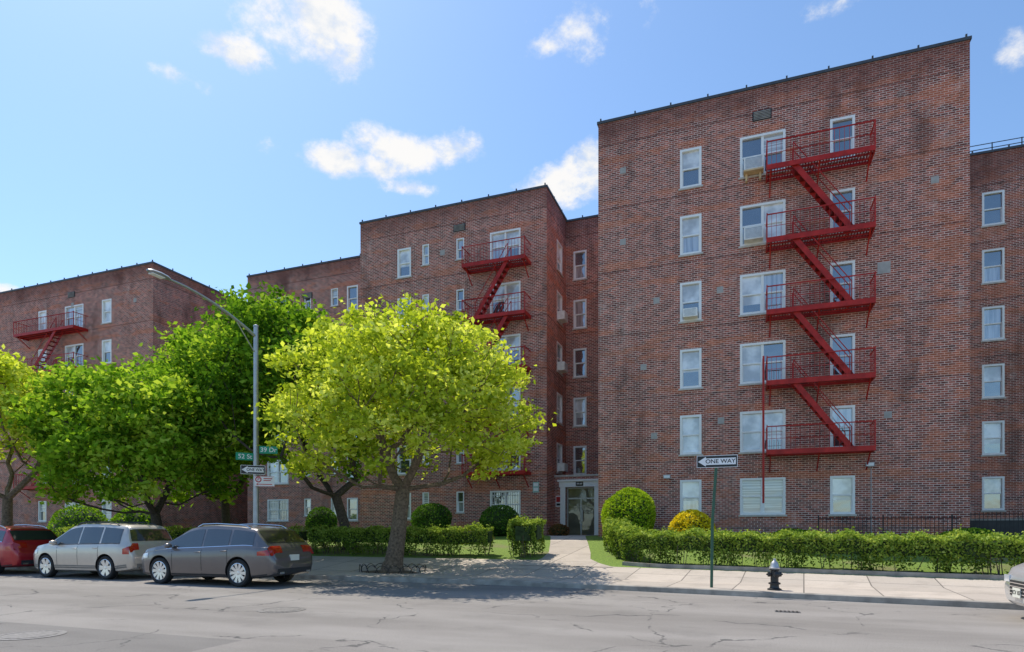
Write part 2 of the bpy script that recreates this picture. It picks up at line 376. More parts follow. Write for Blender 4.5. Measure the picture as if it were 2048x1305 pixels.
def fireescape(par,u0,u1,v,zs,st_top,st_bot,ladder=None,depth=1.05):
    vo=v-depth; fe=MB()
    for z in zs:
        for u in (u0+.15,(u0+u1)/2,u1-.15):
            fe.beam((u,v,z-.75),(u,vo+.1,z-.07),.045,.045)
    if ladder is not None:
        zl=zs[-2]; zb=2.6
        for dv in (-.0,.38): fe.beam((ladder,vo-.04+dv,zl+1.0),(ladder,vo-.04+dv,zb),.07,.05)
        n=int((zl+.2-zb)/.3)
        for i in range(n): fe.beam((ladder,vo-.04,zb+.15+i*.3),(ladder,vo+.34,zb+.15+i*.3),.025,.025)
    f=fe.obj('fire_escape',[REDP],parent=par)
    for li,z in enumerate(zs):
        mb=MB()
        mb.box(u0,u1,vo,vo+.05,z-.14,z+.05); mb.box(u0,u0+.05,vo+.05,v-.002,z-.14,z+.05); mb.box(u1-.05,u1,vo+.05,v-.002,z-.14,z+.05)
        mb.box(u0+.05,u1-.05,v-.06,v-.01,z-.10,z)
        n=int((u1-u0)/.10)
        for i in range(1,n): x=u0+(u1-u0)*i/n; mb.box(x-.018,x+.018,vo+.05,v-.06,z-.035,z-.005,1)
        for y in (vo+.35,vo+.7): mb.box(u0+.05,u1-.05,y,y+.04,z-.09,z-.04,0)
        mb.obj('platform',[REDP,REDD],parent=f)
        mb=MB(); ht=.95
        for zz in (z+ht,z+ht*.5):
            t=.038 if zz>z+.9 else .016
            mb.beam((u0+.02,vo+.02,zz),(u1-.02,vo+.02,zz),t,t); mb.beam((u0+.02,vo+.02,zz),(u0+.02,v,zz),t,t); mb.beam((u1-.02,vo+.02,zz),(u1-.02,v,zz),t,t)
        n=int((u1-u0)/.17)
        for i in range(n+1):
            x=u0+.02+(u1-u0-.04)*i/n; t=.04 if i in (0,n) else .013; mb.beam((x,vo+.02,z+.05),(x,vo+.02,z+ht+(.06 if i in (0,n) else 0)),t,t)
        for i in range(1,6):
            y=vo+.02+(depth-.02)*i/6
            for x in (u0+.02,u1-.02): mb.beam((x,y,z),(x,y,z+ht),.013,.013)
        mb.obj('railing',[REDP],parent=f)
        if li<len(zs)-1:
            z2=zs[li+1]; mb=MB(); ya,yb=vo+.12,vo+.62
            for y in (ya,yb): mb.beam((st_top,y,z),(st_bot,y,z2),.03,.2)
            n=11
            for i in range(1,n):
                t=i/n; x=st_top+(st_bot-st_top)*t; zz=z+(z2-z)*t; mb.box(x-.12,x+.12,ya,yb,zz-.015,zz+.015,1)
            for y in (ya,yb): mb.beam((st_top,y,z+.8),(st_bot,y,z2+.8),.028,.028); mb.beam((st_top,y,z),(st_top,y,z+.8),.03,.03); mb.beam((st_bot,y,z2),(st_bot,y,z2+.8),.03,.03)
            mb.obj('stair',[REDP,REDD],parent=f)
    return f
MV=27.37; MU0,MU1=-6.1,7.73
bA=empty('apartment_building',(0.8,MV,1.2),'six storey red brick apartment block with red fire escape beside hedge','apartment building')
bB=empty('apartment_building',(-15.5,31.4,1.2),'six storey red brick apartment block behind bright green street trees','apartment building')
bC=empty('apartment_building',(-48,31.1,1.2),'long red brick apartment block partly hidden behind leafy trees','apartment building')
block(bA,MU0,MU1,MV,50,ROOFZ,[(1360,1403,range(6),{'up':1}),(1480,1571,range(5),{'wide':True}),(1480,1571,[5],{'wide':True,'up':3,'lo':3}),(1660,1710,range(6),{})])
WV=37.0
block(bA,3,45,WV,50.5,ROOFZ+.55,[(1964,2009,range(6),{'dz':.5,'h':1.65}),(2120,2170,range(6),{'dz':.5,'h':1.65})])
block(bA,-12,-4,35.2,50.2,ROOFZ-.1,[(1147,1173,range(5),{})])
block(bB,-21.2,-9.75,31.4,45,ROOFZ,[(795,822,range(6),{}),(845,858,range(6),{'small':True}),(913,928,range(6),{'small':True}),(980,1041,range(6),{'wide':True,'bars':True})],side=[(33.3,34.4,range(5))])
block(bB,-33,-20.5,35.0,45.2,ROOFZ-.1,[(609,622,range(6),{'small':True}),(662,676,range(6),{'small':True}),(694,716,range(6),{}),(535,577,range(6),{'wide':True,'bars':True})])
block(bC,-78,-37.4,31.1,45.4,ROOFZ,[(77,93,range(6),{}),(130,167,range(6),{'wide':True}),(204,223,range(6),{}),(-60,-20,range(6),{'wide':True})])
block(bC,-38.4,-32,40.5,46,ROOFZ-.15,[(440,470,range(6),{'wide':True,'bars':True})])
mb=MB(); mb.box(-7.6,-6.2,37,39.5,ROOFZ-.6,ROOFZ+1.5); mb.box(-7.7,-6.1,36.9,39.6,ROOFZ+1.5,ROOFZ+1.62); mb.obj('roof_bulkhead',[COPE],parent=bA)
FEZ=[15.72,12.88,10.08,7.32,4.62]
fireescape(bA,fu(1533,26.32),fu(1752,26.32),MV,FEZ,1.75,3.75,ladder=fu(1527,26.3))
fireescape(bB,fu(924,30.4),fu(1050,30.4),31.4,[z-.05 for z in FEZ]+[],fu(1014,30.4),fu(950,30.4))
fireescape(bC,fu(28,30.1),fu(148,30.1),31.1,FEZ,fu(110,30.1),fu(60,30.1))
VENTM=pmat('cement_patch',(.42,.39,.36),.9)
for px,py in [(1246,342),(1246,485),(1313,602),(1287,735),(1308,873),(1440,580),(1442,842),(1870,360),(1768,536),(1776,830)]:
    u=fu(px,MV); z=fz(px,py,MV); s=.13 if px!=1768 else .22
    mb=MB(); mb.box(u-s,u+s,MV-.012,MV+.02,z-s,z+s); mb.box(u-s*.7,u+s*.7,MV-.016,MV-.012,z-s*.7,z+s*.7); mb.obj('vent_cover',[VENTM],parent=bA)
for px,py,V,b in [(885,506,31.4,bB),(270,601,31.1,bC),(145,610,31.1,bC)]:
    u=fu(px,V); z=fz(px,py,V); mb=MB(); mb.box(u-.14,u+.14,V-.012,V+.02,z-.14,z+.14); mb.obj('vent_cover',[VENTM],parent=b)
for px,py,V,b in [(1524,231,MV,bA),(919,456,31.4,bB),(616,592,35.0,bB),(143,590,31.1,bC)]:
    u=fu(px,V); z=fz(px,py,V); mb=MB(); mb.box(u-.36,u+.36,V-.03,V+.02,z-.2,z+.2,0)
    for i in range(6): mb.box(u-.32,u+.32,V-.05,V-.03,z-.17+i*.06,z-.14+i*.06,1)
    mb.obj('louvre',[BLACKI,KERBM],parent=b)
def aircon(mf,s0,s1,z0,z1,wood=False):
    mb=MB(); mbox(mb,mf,s0,s1,z0,z1,-.38,.1,0)
    n=9
    for i in range(n): z=z0+.05+(z1-z0-.1)*i/n; mbox(mb,mf,s0+.05,s1-.05,z,z+.015,-.388,-.3835,1)
    mbox(mb,mf,s0+.05,s1-.05,z0+.04,z1-.04,-.383,-.3805,2)
    if wood:
        mbox(mb,mf,s0-.02,s1+.02,z0-.07,z0-.005,-.42,-.02,3); mbox(mb,mf,s0+.05,s0+.13,z0-.35,z0-.07,-.2,-.015,3); mbox(mb,mf,s1-.15,s1-.07,z0-.35,z0-.07,-.2,-.015,3)
    o=mb.obj('air_conditioner',[BEIGE,BEIGE,GREYM,WOOD],origin=mf((s0+s1)/2,z0,0))
    tag(o,'white window air conditioner on wooden supports' if wood else 'beige window air conditioner poking out of brick facade','air conditioner','window air conditioners')
ma=mfront(MV)
a0=fu(1488,MV-.3); aircon(ma,a0,a0+.72,TOPS[0]-1.56,TOPS[0]-1.06,True); aircon(ma,a0,a0+.72,TOPS[1]-1.56,TOPS[1]-1.06)
a1=fu(1366,MV-.3); aircon(ma,a1,a1+.58,TOPS[2]-1.57,TOPS[2]-1.22)
ms=mright(-9.75)
for r in (1,2,4): aircon(ms,33.5,34.2,TOPS[r]-1.58,TOPS[r]-1.12)
VV=32.8; mb=MB(); dz0=1.27
d0,d1=-9.1,-7.5
wallholes(mb,mfront(VV),-9.748,-6.102,1.0,4.42,[(d0,d1,1.0,3.85)],.3)
mb.add([(-9.748,VV,4.42),(-6.102,VV,4.42),(-6.102,35.2,4.42),(-9.748,35.2,4.42)],[(0,1,2,3)])
mb.box(-9.74,-6.11,VV-.06,VV+.25,4.424,4.52,1)
mb.obj('vestibule',[BRICK,STONE],parent=bA)
mb=MB(); mf=mfront(VV)
mbox(mb,mf,d0-.28,d0,1.1,3.85,-.12,.02); mbox(mb,mf,d1,d1+.28,1.1,3.85,-.12,.02); mbox(mb,mf,d0-.34,d1+.34,3.853,4.15,-.14,.02); mbox(mb,mf,d0-.42,d1+.42,4.152,4.25,-.22,.02)
mbox(mb,mf,d0-.33,d0+.0,1.1,1.4,-.15,-.121); mbox(mb,mf,d1,d1+.33,1.1,1.4,-.15,-.121)
mb.obj('portal',[WHITE],parent=bA)
mb=MB(); mbox(mb,mf,d0,d0+.08,1.25,3.85,.2,.28); mbox(mb,mf,d1-.08,d1,1.25,3.85,.2,.28); mbox(mb,mf,d0+.08,d1-.08,3.2,3.28,.2,.28); mbox(mb,mf,-8.34,-8.26,1.25,3.2,.2,.28); mbox(mb,mf,d0+.08,d1-.08,3.77,3.85,.2,.28)
mb.add([mf(d0,1.25,.25),mf(d1,1.25,.25),mf(d1,3.85,.25),mf(d0,3.85,.25)],[(0,1,2,3)],1)
d=mb.obj('door',[GREYM,glassmat('door_glass',(.13,.11,.07),.08)],parent=bA); hb=MB(); mbox(hb,mf,-8.22,-8.18,2.0,2.6,.13,.17); hb.obj('handle',[GREYM],parent=d)
mb=MB(); mbox(mb,mf,-8.5,-8.1,3.9,4.12,-.17,-.141); pl=mb.obj('number_plaque',[BLACKI],parent=bA)
textmesh('39-60',.13,WHITE,'lettering',pl,Matrix.Translation((-8.3,VV-.175,4.01)))
TEALM=pmat('pale_teal_enamel',(.35,.55,.50),.4); RED=pmat('red_enamel',(.55,.02,.02),.4); WHT=pmat('white_enamel',(.85,.85,.85),.4,var=.03)
mb=MB(); u=fu(1072,31.4); z=fz(1072,975,31.4); mb.box(u-.17,u+.17,31.37,31.39,z-.28,z+.28,0); mb.box(u-.13,u+.13,31.365,31.37,z+.05,z+.22,1); mb.box(u-.13,u+.13,31.365,31.37,z-.2,z-.03,1)
o=mb.obj('wall_notice',[TEALM,WHT],origin=(u,31.4,z)); tag(o,'pale green notice board on brick wall','wall sign')
mb=MB(); u=fu(1117,VV); z=fz(1117,1003,VV); mb.box(u-.15,u+.15,VV-.03,VV-.01,z-.3,z+.3,0); mb.box(u-.12,u+.12,VV-.035,VV-.03,z-.05,z+.24,1); mb.box(u-.11,u+.11,VV-.035,VV-.03,z-.24,z-.12,2)
o=mb.obj('wall_notice',[WHT,RED,BLACKI],origin=(u,VV,z)); tag(o,'red and white notice beside the entrance door','wall sign')
for px,py in ((1738,933),(1335,957)):
    u=fu(px,MV); z=fz(px,py,MV); mb=MB(); mb.box(u-.05,u+.05,MV-.1,MV+.01,z-.05,z+.05); mb.box(u-.14,u+.14,MV-.26,MV-.1,z-.02,z+.12); mb.box(u-.12,u+.12,MV-.265,MV-.26,z,z+.1,1)
    mb.obj('floodlight',[GREYM,WHT],parent=bA)
mb=MB(); u=fu(1742,MV); mb.tube([(u,MV-.02,3.9),(u,MV-.02,1.25)],.015,6); mb.obj('conduit',[GREYM],parent=bA)
# roof railing on the recessed wing
mb=MB()
for i in range(28): x=7.8+i*1.2; mb.box(x-.02,x+.02,WV+.1,WV+.14,ROOFZ+.66,ROOFZ+1.1)
for z in (.85,1.08): mb.box(7.8,40,WV+.145,WV+.17,ROOFZ+z,ROOFZ+z+.03)
mb.obj('roof_railing',[BLACKI],parent=bA)
# ---------------------------------------------------------------- vegetation
def clump(cen,k,ph=0.):
    x,y,z=cen[:,0]*k,cen[:,1]*k,cen[:,2]*k
    return (np.sin(x+1.7*np.sin(z*.7+ph))*np.sin(z*1.1+1.3*np.sin(y*.8))+np.sin(x*2.3+y*1.9+ph)*np.sin(z*2.1+y))*.5
def quadleaves(name,cen,size,tint,mat,parent=None,origin=(0,0,0),flat=0.,asp=.6):
    n=len(cen); t=rng.normal(size=(n,3)); t[:,2]*=(1-flat); t/=np.linalg.norm(t,axis=1)[:,None]
    r=rng.normal(size=(n,3)); b=np.cross(t,r); b/=np.linalg.norm(b,axis=1)[:,None]
    s=size[:,None]; nn=np.cross(t,b)*s*.25
    V=np.stack([cen-t*s,cen+b*s*asp-nn,cen+t*s,cen-b*s*asp-nn],axis=1).reshape(-1,3)-np.array(origin)
    me=bpy.data.meshes.new(name); me.vertices.add(4*n); me.vertices.foreach_set('co',V.ravel())
    me.loops.add(4*n); me.loops.foreach_set('vertex_index',np.arange(4*n)); me.polygons.add(n); me.polygons.foreach_set('loop_start',np.arange(n)*4)
    try: me.polygons.foreach_set('loop_total',np.full(n,4))
    except Exception: pass
    me.update(calc_edges=True); a=me.attributes.new('tint','FLOAT','POINT'); a.data.foreach_set('value',np.repeat(np.clip(tint,0,1),4))
    me.materials.append(mat); ob=bpy.data.objects.new(name,me); COL.objects.link(ob); ORG[ob.name]=Vector(origin)
    if parent is not None: ob.parent=parent; ob.location=Vector(origin)-ORG[parent.name]
    else: ob.location=origin
    return ob
BARK=pmat('bark',(.17,.12,.08),.95,var=.5,scale=14,bump=.8)
BARKD=pmat('dark_bark',(.085,.065,.05),.95,var=.4,scale=14,bump=.7)
def tree(base,fork,cc,R,npts,leafm,bark,lsize,per,spread,tr,label,seed,low=-.75,lobes=(-.26,.16),inner=.35,tsd=.2,pmin=.15):
    r=np.random.default_rng(seed)
    e=empty('street_tree',base,label,'tree')
    nodes=[];par=[]
    tb=[np.array(base),np.array(base)*.55+np.array(fork)*.45+r.normal(0,.06,3)*np.array([1,1,0]),np.array(fork)]
    for i,p in enumerate(tb): nodes.append(p);par.append(i-1)
    plen=[0,0,0]
    pts=[]
    lob=r.normal(size=(12,3)); lob/=np.linalg.norm(lob,axis=1)[:,None]; la=r.uniform(lobes[0],lobes[1],12)
    while len(pts)<npts:
        d=r.normal(size=3); d/=np.linalg.norm(d); rad=r.uniform(inner**2,1)**.5
        k=1+sum(a*max(0,d@l)**8 for a,l in zip(la,lob))
        p=d*rad*k
        if p[2]<low: continue
        if p[2]<-.15 and np.hypot(p[0],p[1])<.55+(-.15-p[2])*.35: continue
        w=np.array(cc)+p*np.array(R)
        pts.append((w,rad))
    F0=np.array(fork); pts.sort(key=lambda q:np.linalg.norm(q[0]-F0))
    tips=[]
    for w,rad in pts:
        A=np.array(nodes); D=np.linalg.norm(A-w,axis=1)+.45*np.array(plen); D[:2]=1e9
        D+=.3*np.maximum(0,A[:,2]-w[2])
        k=int(np.argmin(D)); a=nodes[k]; L=np.linalg.norm(w-a); n=max(1,int(L/.7)); prev=k
        for i in range(1,n+1):
            t=i/n; q=a+(w-a)*t
            if i<n: q=q+r.normal(0,.05,3)*L*.6+np.array([0,0,-.10*L*math.sin(math.pi*t)]) 
            nodes.append(q); par.append(prev); plen.append(plen[prev]+L/n); prev=len(nodes)-1
        tips.append((w,rad))
    cnt=[0]*len(nodes)
    for i in range(len(nodes)-1,0,-1):
        cnt[i]+=1
        if par[i]>=0: cnt[par[i]]+=cnt[i]
    tot=cnt[2]
    rad=[max(.012,tr*.85*(c/tot)**.50) for c in cnt]; rad[0]=tr*1.25;rad[1]=tr*.95
    mb=MB()
    ch={}
    for i in range(1,len(nodes)): ch.setdefault(par[i],[]).append(i)
    b=Vector(base); mb.tube([b+Vector((0,0,-.12)),b+Vector((0,0,.06)),b+Vector((0,0,.35))],[tr*1.9,tr*1.5,tr*1.15],10)
    mb.tube([Vector(nodes[0])+Vector((0,0,.1)),Vector(nodes[1]),Vector(nodes[2])],[tr*1.2,rad[1],tr*.85],10)
    stack=[(2,c) for c in ch.get(2,[])]
    while stack:
        s,c=stack.pop(); chain=[s,c]
        while ch.get(c):
            k=sorted(ch[c],key=lambda j:-cnt[j])
            for o in k[1:]: stack.append((c,o))
            c=k[0]; chain.append(c)
        rr=[rad[i] for i in chain]; rr[0]=min(rad[chain[0]],rad[chain[1]]*1.15)
        mb.tube([Vector(nodes[i]) for i in chain],rr,6 if rr[0]>.05 else 3,cap=False)
    mb.obj('trunk',[bark],parent=e)
    cen=[];tint=[]
    for w,rd in tips:
        n=int(per*r.uniform(pmin,1.75)*(1 if rd>.6 else .5)); t0=r.normal(.5,tsd)
        sp_=spread*r.uniform(.7,1.3)
        c=w+r.normal(0,1,(n,3))*np.array([sp_,sp_,sp_*.6]); cen.append(c); tint.append(r.normal(t0,.17,n))
    cen=np.vstack(cen); tint=np.concatenate(tint)+.12*clump(cen,2.2,seed)
    quadleaves('crown',cen,lsize*r.uniform(.6,1.3,len(cen)),tint,leafm,parent=e,origin=base,flat=.3)
    return e
L_Y=leafmat('leaves_yellow_green',(.22,.31,.025),(.54,.64,.055),(.85,.90,.24),.46)
L_G=leafmat('leaves_fresh_green',(.045,.12,.012),(.17,.34,.025),(.44,.60,.07),.44)
L_G2=leafmat('leaves_green',(.07,.17,.015),(.25,.45,.03),(.55,.68,.10),.44)
L_H=leafmat('hedge_leaves',(.07,.13,.02),(.27,.39,.06),(.58,.66,.17),.38)
L_B=leafmat('bush_leaves',(.12,.24,.012),(.38,.54,.03),(.66,.75,.10),.38)
L_D=leafmat('dark_shrub_leaves',(.025,.07,.015),(.09,.20,.03),(.22,.36,.06),.3)
L_GOLD=leafmat('golden_leaves',(.52,.40,.012),(.92,.74,.03),(.97,.90,.14),.3)
L_P=leafmat('reddish_leaves',(.10,.09,.03),(.24,.11,.05),(.30,.20,.08),.3)
def cw(px,Y,z): u,v=c2w((px-1024)/F*Y,Y); return (u,v,z)
tree(cw(785,21,.13),cw(806,21,2.9),cw(812,20.8,5.55),(4.25,4.1,3.35),680,L_Y,BARK,.092,52,.24,.28,'young street tree with bright yellow-green leaves in sidewalk pit',3,low=-.9,inner=.3,lobes=(-.15,.08),pmin=.3)
tree(cw(700,27,.7),cw(672,27,3.0),cw(560,27,7.0),(4.6,3.8,4.9),680,L_G,BARKD,.12,56,.32,.23,'large green tree with dark leaning trunk behind hedge',11,low=-.98,inner=.25,lobes=(-.18,.12),pmin=.3)
tree(cw(320,26.5,.3),cw(310,26.5,2.2),cw(290,26,4.95),(4.7,4.0,3.3),680,L_G2,BARKD,.12,56,.32,.22,'broad green street tree behind the parked cars',21,low=-1.0,inner=.25,lobes=(-.18,.14),pmin=.3)
tree(cw(455,30,.9),cw(450,30,3.0),cw(440,29,6.9),(3.1,2.8,4.7),440,L_G2,BARKD,.12,54,.32,.2,'tall green garden tree close to the brick facade',33,low=-.95,inner=.25,lobes=(-.18,.14),pmin=.3)
tree(cw(8,27,.3),cw(15,27,2.9),cw(-25,27,6.7),(3.3,3.2,2.9),360,L_Y,BARK,.115,48,.30,.22,'light green tree with thick forked trunk by the kerb',44,low=-.8,inner=.3)
def bush(name,c,R,n,mat,label,cat='bush',ls=.05):
    e=empty(name,(c[0],c[1],c[2]-R[2]),label,cat)
    d=rng.normal(size=(n,3)); d/=np.linalg.norm(d,axis=1)[:,None]
    lo=rng.normal(size=(22,3)); lo/=np.linalg.norm(lo,axis=1)[:,None]; am=rng.uniform(-.12,.13,22)
    k=1+sum(a*np.maximum(0,d@l)**14 for a,l in zip(am,lo)); rr=(1-np.abs(rng.normal(0,.08,n)))*k
    cen=np.array(c)+d*rr[:,None]*np.array(R); tint=rng.normal(.5,.2,n)+ (rr-1)*1.6+.12*clump(cen,7)  # leaves set deeper get a darker tint: shade of the gaps as colour
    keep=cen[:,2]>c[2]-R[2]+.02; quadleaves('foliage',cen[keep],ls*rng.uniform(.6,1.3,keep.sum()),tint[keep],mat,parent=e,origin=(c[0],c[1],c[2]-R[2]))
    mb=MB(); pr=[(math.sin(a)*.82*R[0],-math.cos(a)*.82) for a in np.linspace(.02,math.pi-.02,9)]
    mb.lathe([(r,z*R[2]) for r,z in pr],14,0,Matrix.Translation(c)@Matrix.Diagonal((1,R[1]/R[0],1,1))); mb.obj('shade_core',[COREM],parent=e)  # solid dark core, coloured as the shade inside the bush
    return e
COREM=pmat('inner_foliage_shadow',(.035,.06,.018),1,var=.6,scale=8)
bush('round_bush',(fu(1257,25.6),25.6,2.15),(1.12,1.1,1.15),8000,L_B,'large rounded bright green bush against brick wall')
bush('golden_bush',(fu(1384,25.2),25.2,1.58),(.84,.8,.72),4500,L_GOLD,'low golden yellow bush on lawn by brick wall')
bush('round_bush',(fu(864,27.5),27.5,2.05),(1.0,.9,.85),4500,L_D,'rounded dark green bush in front garden')
bush('round_bush',(fu(1000,27.5),27.5,1.85),(1.0,.9,.85),4500,L_D,'rounded dark green bush beneath barred window')
bush('round_bush',(fu(643,27),27,1.9),(.85,.8,.85),3000,L_D,'rounded dark green bush behind clipped hedge')
bush('shrub',(fu(160,25),25,1.6),(2.0,1.2,1.4),3500,L_G,'loose green shrub beside brick wall','shrub',ls=.07)
bush('shrub',(fu(270,25),25,1.6),(1.6,1.0,1.2),3000,L_G,'loose green shrub behind parked cars','shrub',ls=.07)
bush('shrub',(fu(930,25),25,1.15),(1.3,.6,.5),2000,L_P,'low reddish flowering shrub in front garden','shrub')
bush('shrub',(fu(1585,25.8),25.8,1.25),(.9,.5,.32),2000,L_G,'small spreading green shrub by brick wall','shrub')
bush('shrub',(fu(1935,24.5),24.5,1.2),(.9,.5,.4),2000,L_G,'small leafy green plant by iron fence','shrub')
bush('shrub',(fu(225,19),19,1.0),(1.4,.6,.9),2500,L_G,'green shrub at the back of sidewalk','shrub')
bush('shrub',(fu(1118,29.0),29.0,1.5),(.5,.5,.35),1000,L_P,'small reddish plant beside the entrance path','shrub')
STEM=pmat('hedge_stems',(.13,.10,.07),.95,var=.4,scale=20)
def hedge(path,depth,height,label,dens=900,seed=1):
    r=np.random.default_rng(seed); P=[np.array(p) for p in path]
    e=empty('trimmed_hedge',(P[0][0],P[0][1],g(*P[0])),label,'hedge')
    C_=[];T_=[]; core=MB(); stems=MB()
    s0=0
    for i in range(len(P)-1):
        a,b=P[i],P[i+1]; L=np.linalg.norm(b-a); t=(b-a)/L; nrm=np.array([-t[1],t[0]])
        n=int(L*(height*2+depth)*dens)
        fs=r.uniform(0,L,n); which=r.uniform(0,1,n)*(2*height+depth)
        off=np.where(which<height,0,np.where(which<2*height,depth,which-2*height)); zz=np.where(which<height,which,np.where(which<2*height,which-height,height))
        isside=which<2*height
        bump=.07*np.sin((s0+fs)*3.1+1)*np.cos((s0+fs)*1.3)+.06*np.sin((s0+fs)*7.3+zz*5)
        taper=.10*(1-zz/height)
        jit=np.abs(r.normal(0,.06,n))
        o2=np.where(isside,np.where(off<.01,off+jit+taper+bump,off-jit-taper+bump),off)
        z2=np.where(isside,zz,zz-jit+bump*.9)
        hole=np.sin((s0+fs)*5.1)*np.sin((s0+fs)*1.9+1)
        keep=~(isside&(r.uniform(0,1,n)>np.clip(.06+zz/height*1.5+.45*hole,0.03,1)))
        keep&=~((z2>height-.03)&isside)
        x=a[0]+t[0]*fs+nrm[0]*o2; y=a[1]+t[1]*fs+nrm[1]*o2
        z=np.array([g(xx,yy) for xx,yy in zip(x,y)])+z2+.03
        st=(r.uniform(0,1,n)<.05)&(~isside); z=z+st*r.uniform(0,.17,n)
        cc_=np.stack([x,y,z],1); C_.append(cc_[keep]); T_.append((r.normal(.44,.19,n)+(zz/height-.6)*.4-jit*1.5+.16*clump(cc_,4.5))[keep])  # tint falls off downwards and inwards, shade painted into the leaf colour
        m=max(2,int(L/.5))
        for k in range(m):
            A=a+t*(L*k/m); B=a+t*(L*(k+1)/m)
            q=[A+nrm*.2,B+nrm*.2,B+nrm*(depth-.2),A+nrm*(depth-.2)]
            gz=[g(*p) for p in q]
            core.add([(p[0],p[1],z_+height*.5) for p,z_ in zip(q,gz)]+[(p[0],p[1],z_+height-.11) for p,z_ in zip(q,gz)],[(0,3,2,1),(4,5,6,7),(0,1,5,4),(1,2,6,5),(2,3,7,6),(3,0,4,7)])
        for k in range(int(L/.14)):
            f=r.uniform(0,L); o_=r.uniform(.12,depth-.12); p=a+t*f+nrm*o_; q=p+r.normal(0,.09,2); z0=g(*p)
            stems.tube([(p[0],p[1],z0-.03),(q[0],q[1],z0+height*.65)],[.014,.009],4,cap=False)
        s0+=L
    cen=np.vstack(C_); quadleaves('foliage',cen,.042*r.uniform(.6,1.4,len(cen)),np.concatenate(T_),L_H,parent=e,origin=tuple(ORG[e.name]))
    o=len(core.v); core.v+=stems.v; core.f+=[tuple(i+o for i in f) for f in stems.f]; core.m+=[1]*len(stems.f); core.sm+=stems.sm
    core.obj('shade_core',[COREM,STEM],parent=e); return e  # core block painted as inner shade, joined with the hedge stems
hedge([(-5.2,25.2),(-5.0,23.4),(-4.5,21.8),(-3.8,20.6),(-2.8,20.1),(-1,19.95),(3,19.62),(6.5,19.35),(13,18.95)],.85,1.0,'long clipped green hedge curving beside the path',950,5)
hedge([(-16.9,21.15),(-12.5,21.1),(-8.9,21.3)],.8,1.0,'clipped green hedge along the sidewalk',950,6)
hedge([(-8.1,21.2),(-7.0,21.2),(-7.05,22.4)],.95,1.25,'square clipped hedge corner beside the path',950,7)
hedge([(-32,21.15),(-24,21.15),(-17.3,21.15)],.8,1.0,'clipped hedge behind the parked cars',450,8)
mb=MB(); ep=[(-3.7,20.25),(-2.8,19.98),(-1,19.83),(3,19.5),(6.5,19.23),(13,18.83)]
for i in range(len(ep)-1):
    a,b=ep[i],ep[i+1]; mb.beam((a[0],a[1],g(*a)+.04),(b[0],b[1],g(*b)+.04),.12,.14)
tag(mb.obj('garden_edging',[KERBM]),'low concrete edging along the foot of hedge','edging')
px_,py_,_=cw(785,21,0)
mb=MB(); mb.lathe([(1.15,0),(1.1,.012),(.5,.05),(.001,.06)],22,0,Matrix.Translation((px_,py_,.135))@Matrix.Diagonal((1,.62,1,1))); tag(mb.obj('tree_pit_soil',[SOIL]),kind='structure')
mb=MB()
n=18
for i in range(n):
    a0=2*math.pi*i/n; a1=2*math.pi*(i+1.35)/n
    P=[]
    for k in range(7):
        t=k/6; a=a0+(a1-a0)*t; P.append((px_+1.2*math.cos(a),py_+.75*math.sin(a),.12+.26*math.sin(math.pi*t)**.6))
    mb.tube(P,.011,5,cap=False)
tag(mb.obj('tree_guard',[BLACKI],origin=(px_,py_,.13)),'low black wire hoop fence around street tree','tree guard')
def ironfence(u0,u1,v,ztop,label,zb=None):
    mb=MB(); z0=g(u0,v) if zb is None else zb
    n=int((u1-u0)/.13)
    for i in range(n+1):
        x=u0+(u1-u0)*i/n; t=.016 if i%16 else .04; mb.box(x-t/2,x+t/2,v-t/2,v+t/2,z0-.03,ztop+(.05 if not i%16 else 0))
    for z in (z0+.12,ztop-.08): mb.box(u0,u1,v-.012,v+.012,z-.012,z+.012)
    o=mb.obj('iron_fence',[BLACKI],origin=(u0,v,z0)); tag(o,label,'fence')
ironfence(fu(1637,26.0),fu(1922,26.0),26.0,2.05,'black iron picket fence in front of brick wall')
ironfence(fu(1925,27.6),15,27.6,2.2,'black iron railing beside basement ramp')
mb=MB(); mb.box(7.75,20,28.3,28.6,1.1,1.9,0); mb.box(7.75,20,28.28,28.62,1.9,1.97,1); tag(mb.obj('ramp_shade_wall',[pmat('ramp_opening_dark',(.07,.065,.06),.9),KERBM],origin=(8,28.4,1.1)),'low dark wall standing in for shaded basement ramp opening','wall')  # wall coloured dark to stand for the shade in the ramp opening
# ---------------------------------------------------------------- street furniture
GREENP=pmat('dark_green_paint',(.03,.10,.06),.45); SIGNG=pmat('street_sign_green',(.0,.30,.17),.4,var=.03); SBLK=pmat('sign_black',(.012,.012,.012),.4,var=.03)
def facing(p): return Matrix.Translation(p)@Matrix.Rotation(math.atan2(-p[0],p[1]),4,'Z')
def oneway(parent,p,w,h,rot=0):
    T=facing(p)@Matrix.Rotation(rot,4,'Z'); mb=MB(); mb.box(-w/2,w/2,-.004,0,-h/2,h/2,1,T); mb.box(-w/2+.012,w/2-.012,-.006,-.004,-h/2+.012,h/2-.012,0,T)
    a=h*.27; b=h*.40; xl=-w/2+.03; xr=w/2-.04; hx=xl+h*.62
    vs=[(xl,-.0075,0),(hx,-.0075,-b),(hx-.0,-.0075,-a),(xr,-.0075,-a),(xr,-.0075,a),(hx,-.0075,a),(hx,-.0075,b)]
    mb.add(vs,[(0,1,2,3,4,5,6)],1,T); s=mb.obj('sign_panel',[SBLK,WHT],parent=parent)
    textmesh('ONE WAY',h*.46,SBLK,'lettering',s,T@Matrix.Translation(((hx+xr)/2-.01,-.0095,0))@Matrix.Diagonal((w/h*.34,1,1,1)),.001)
    return s
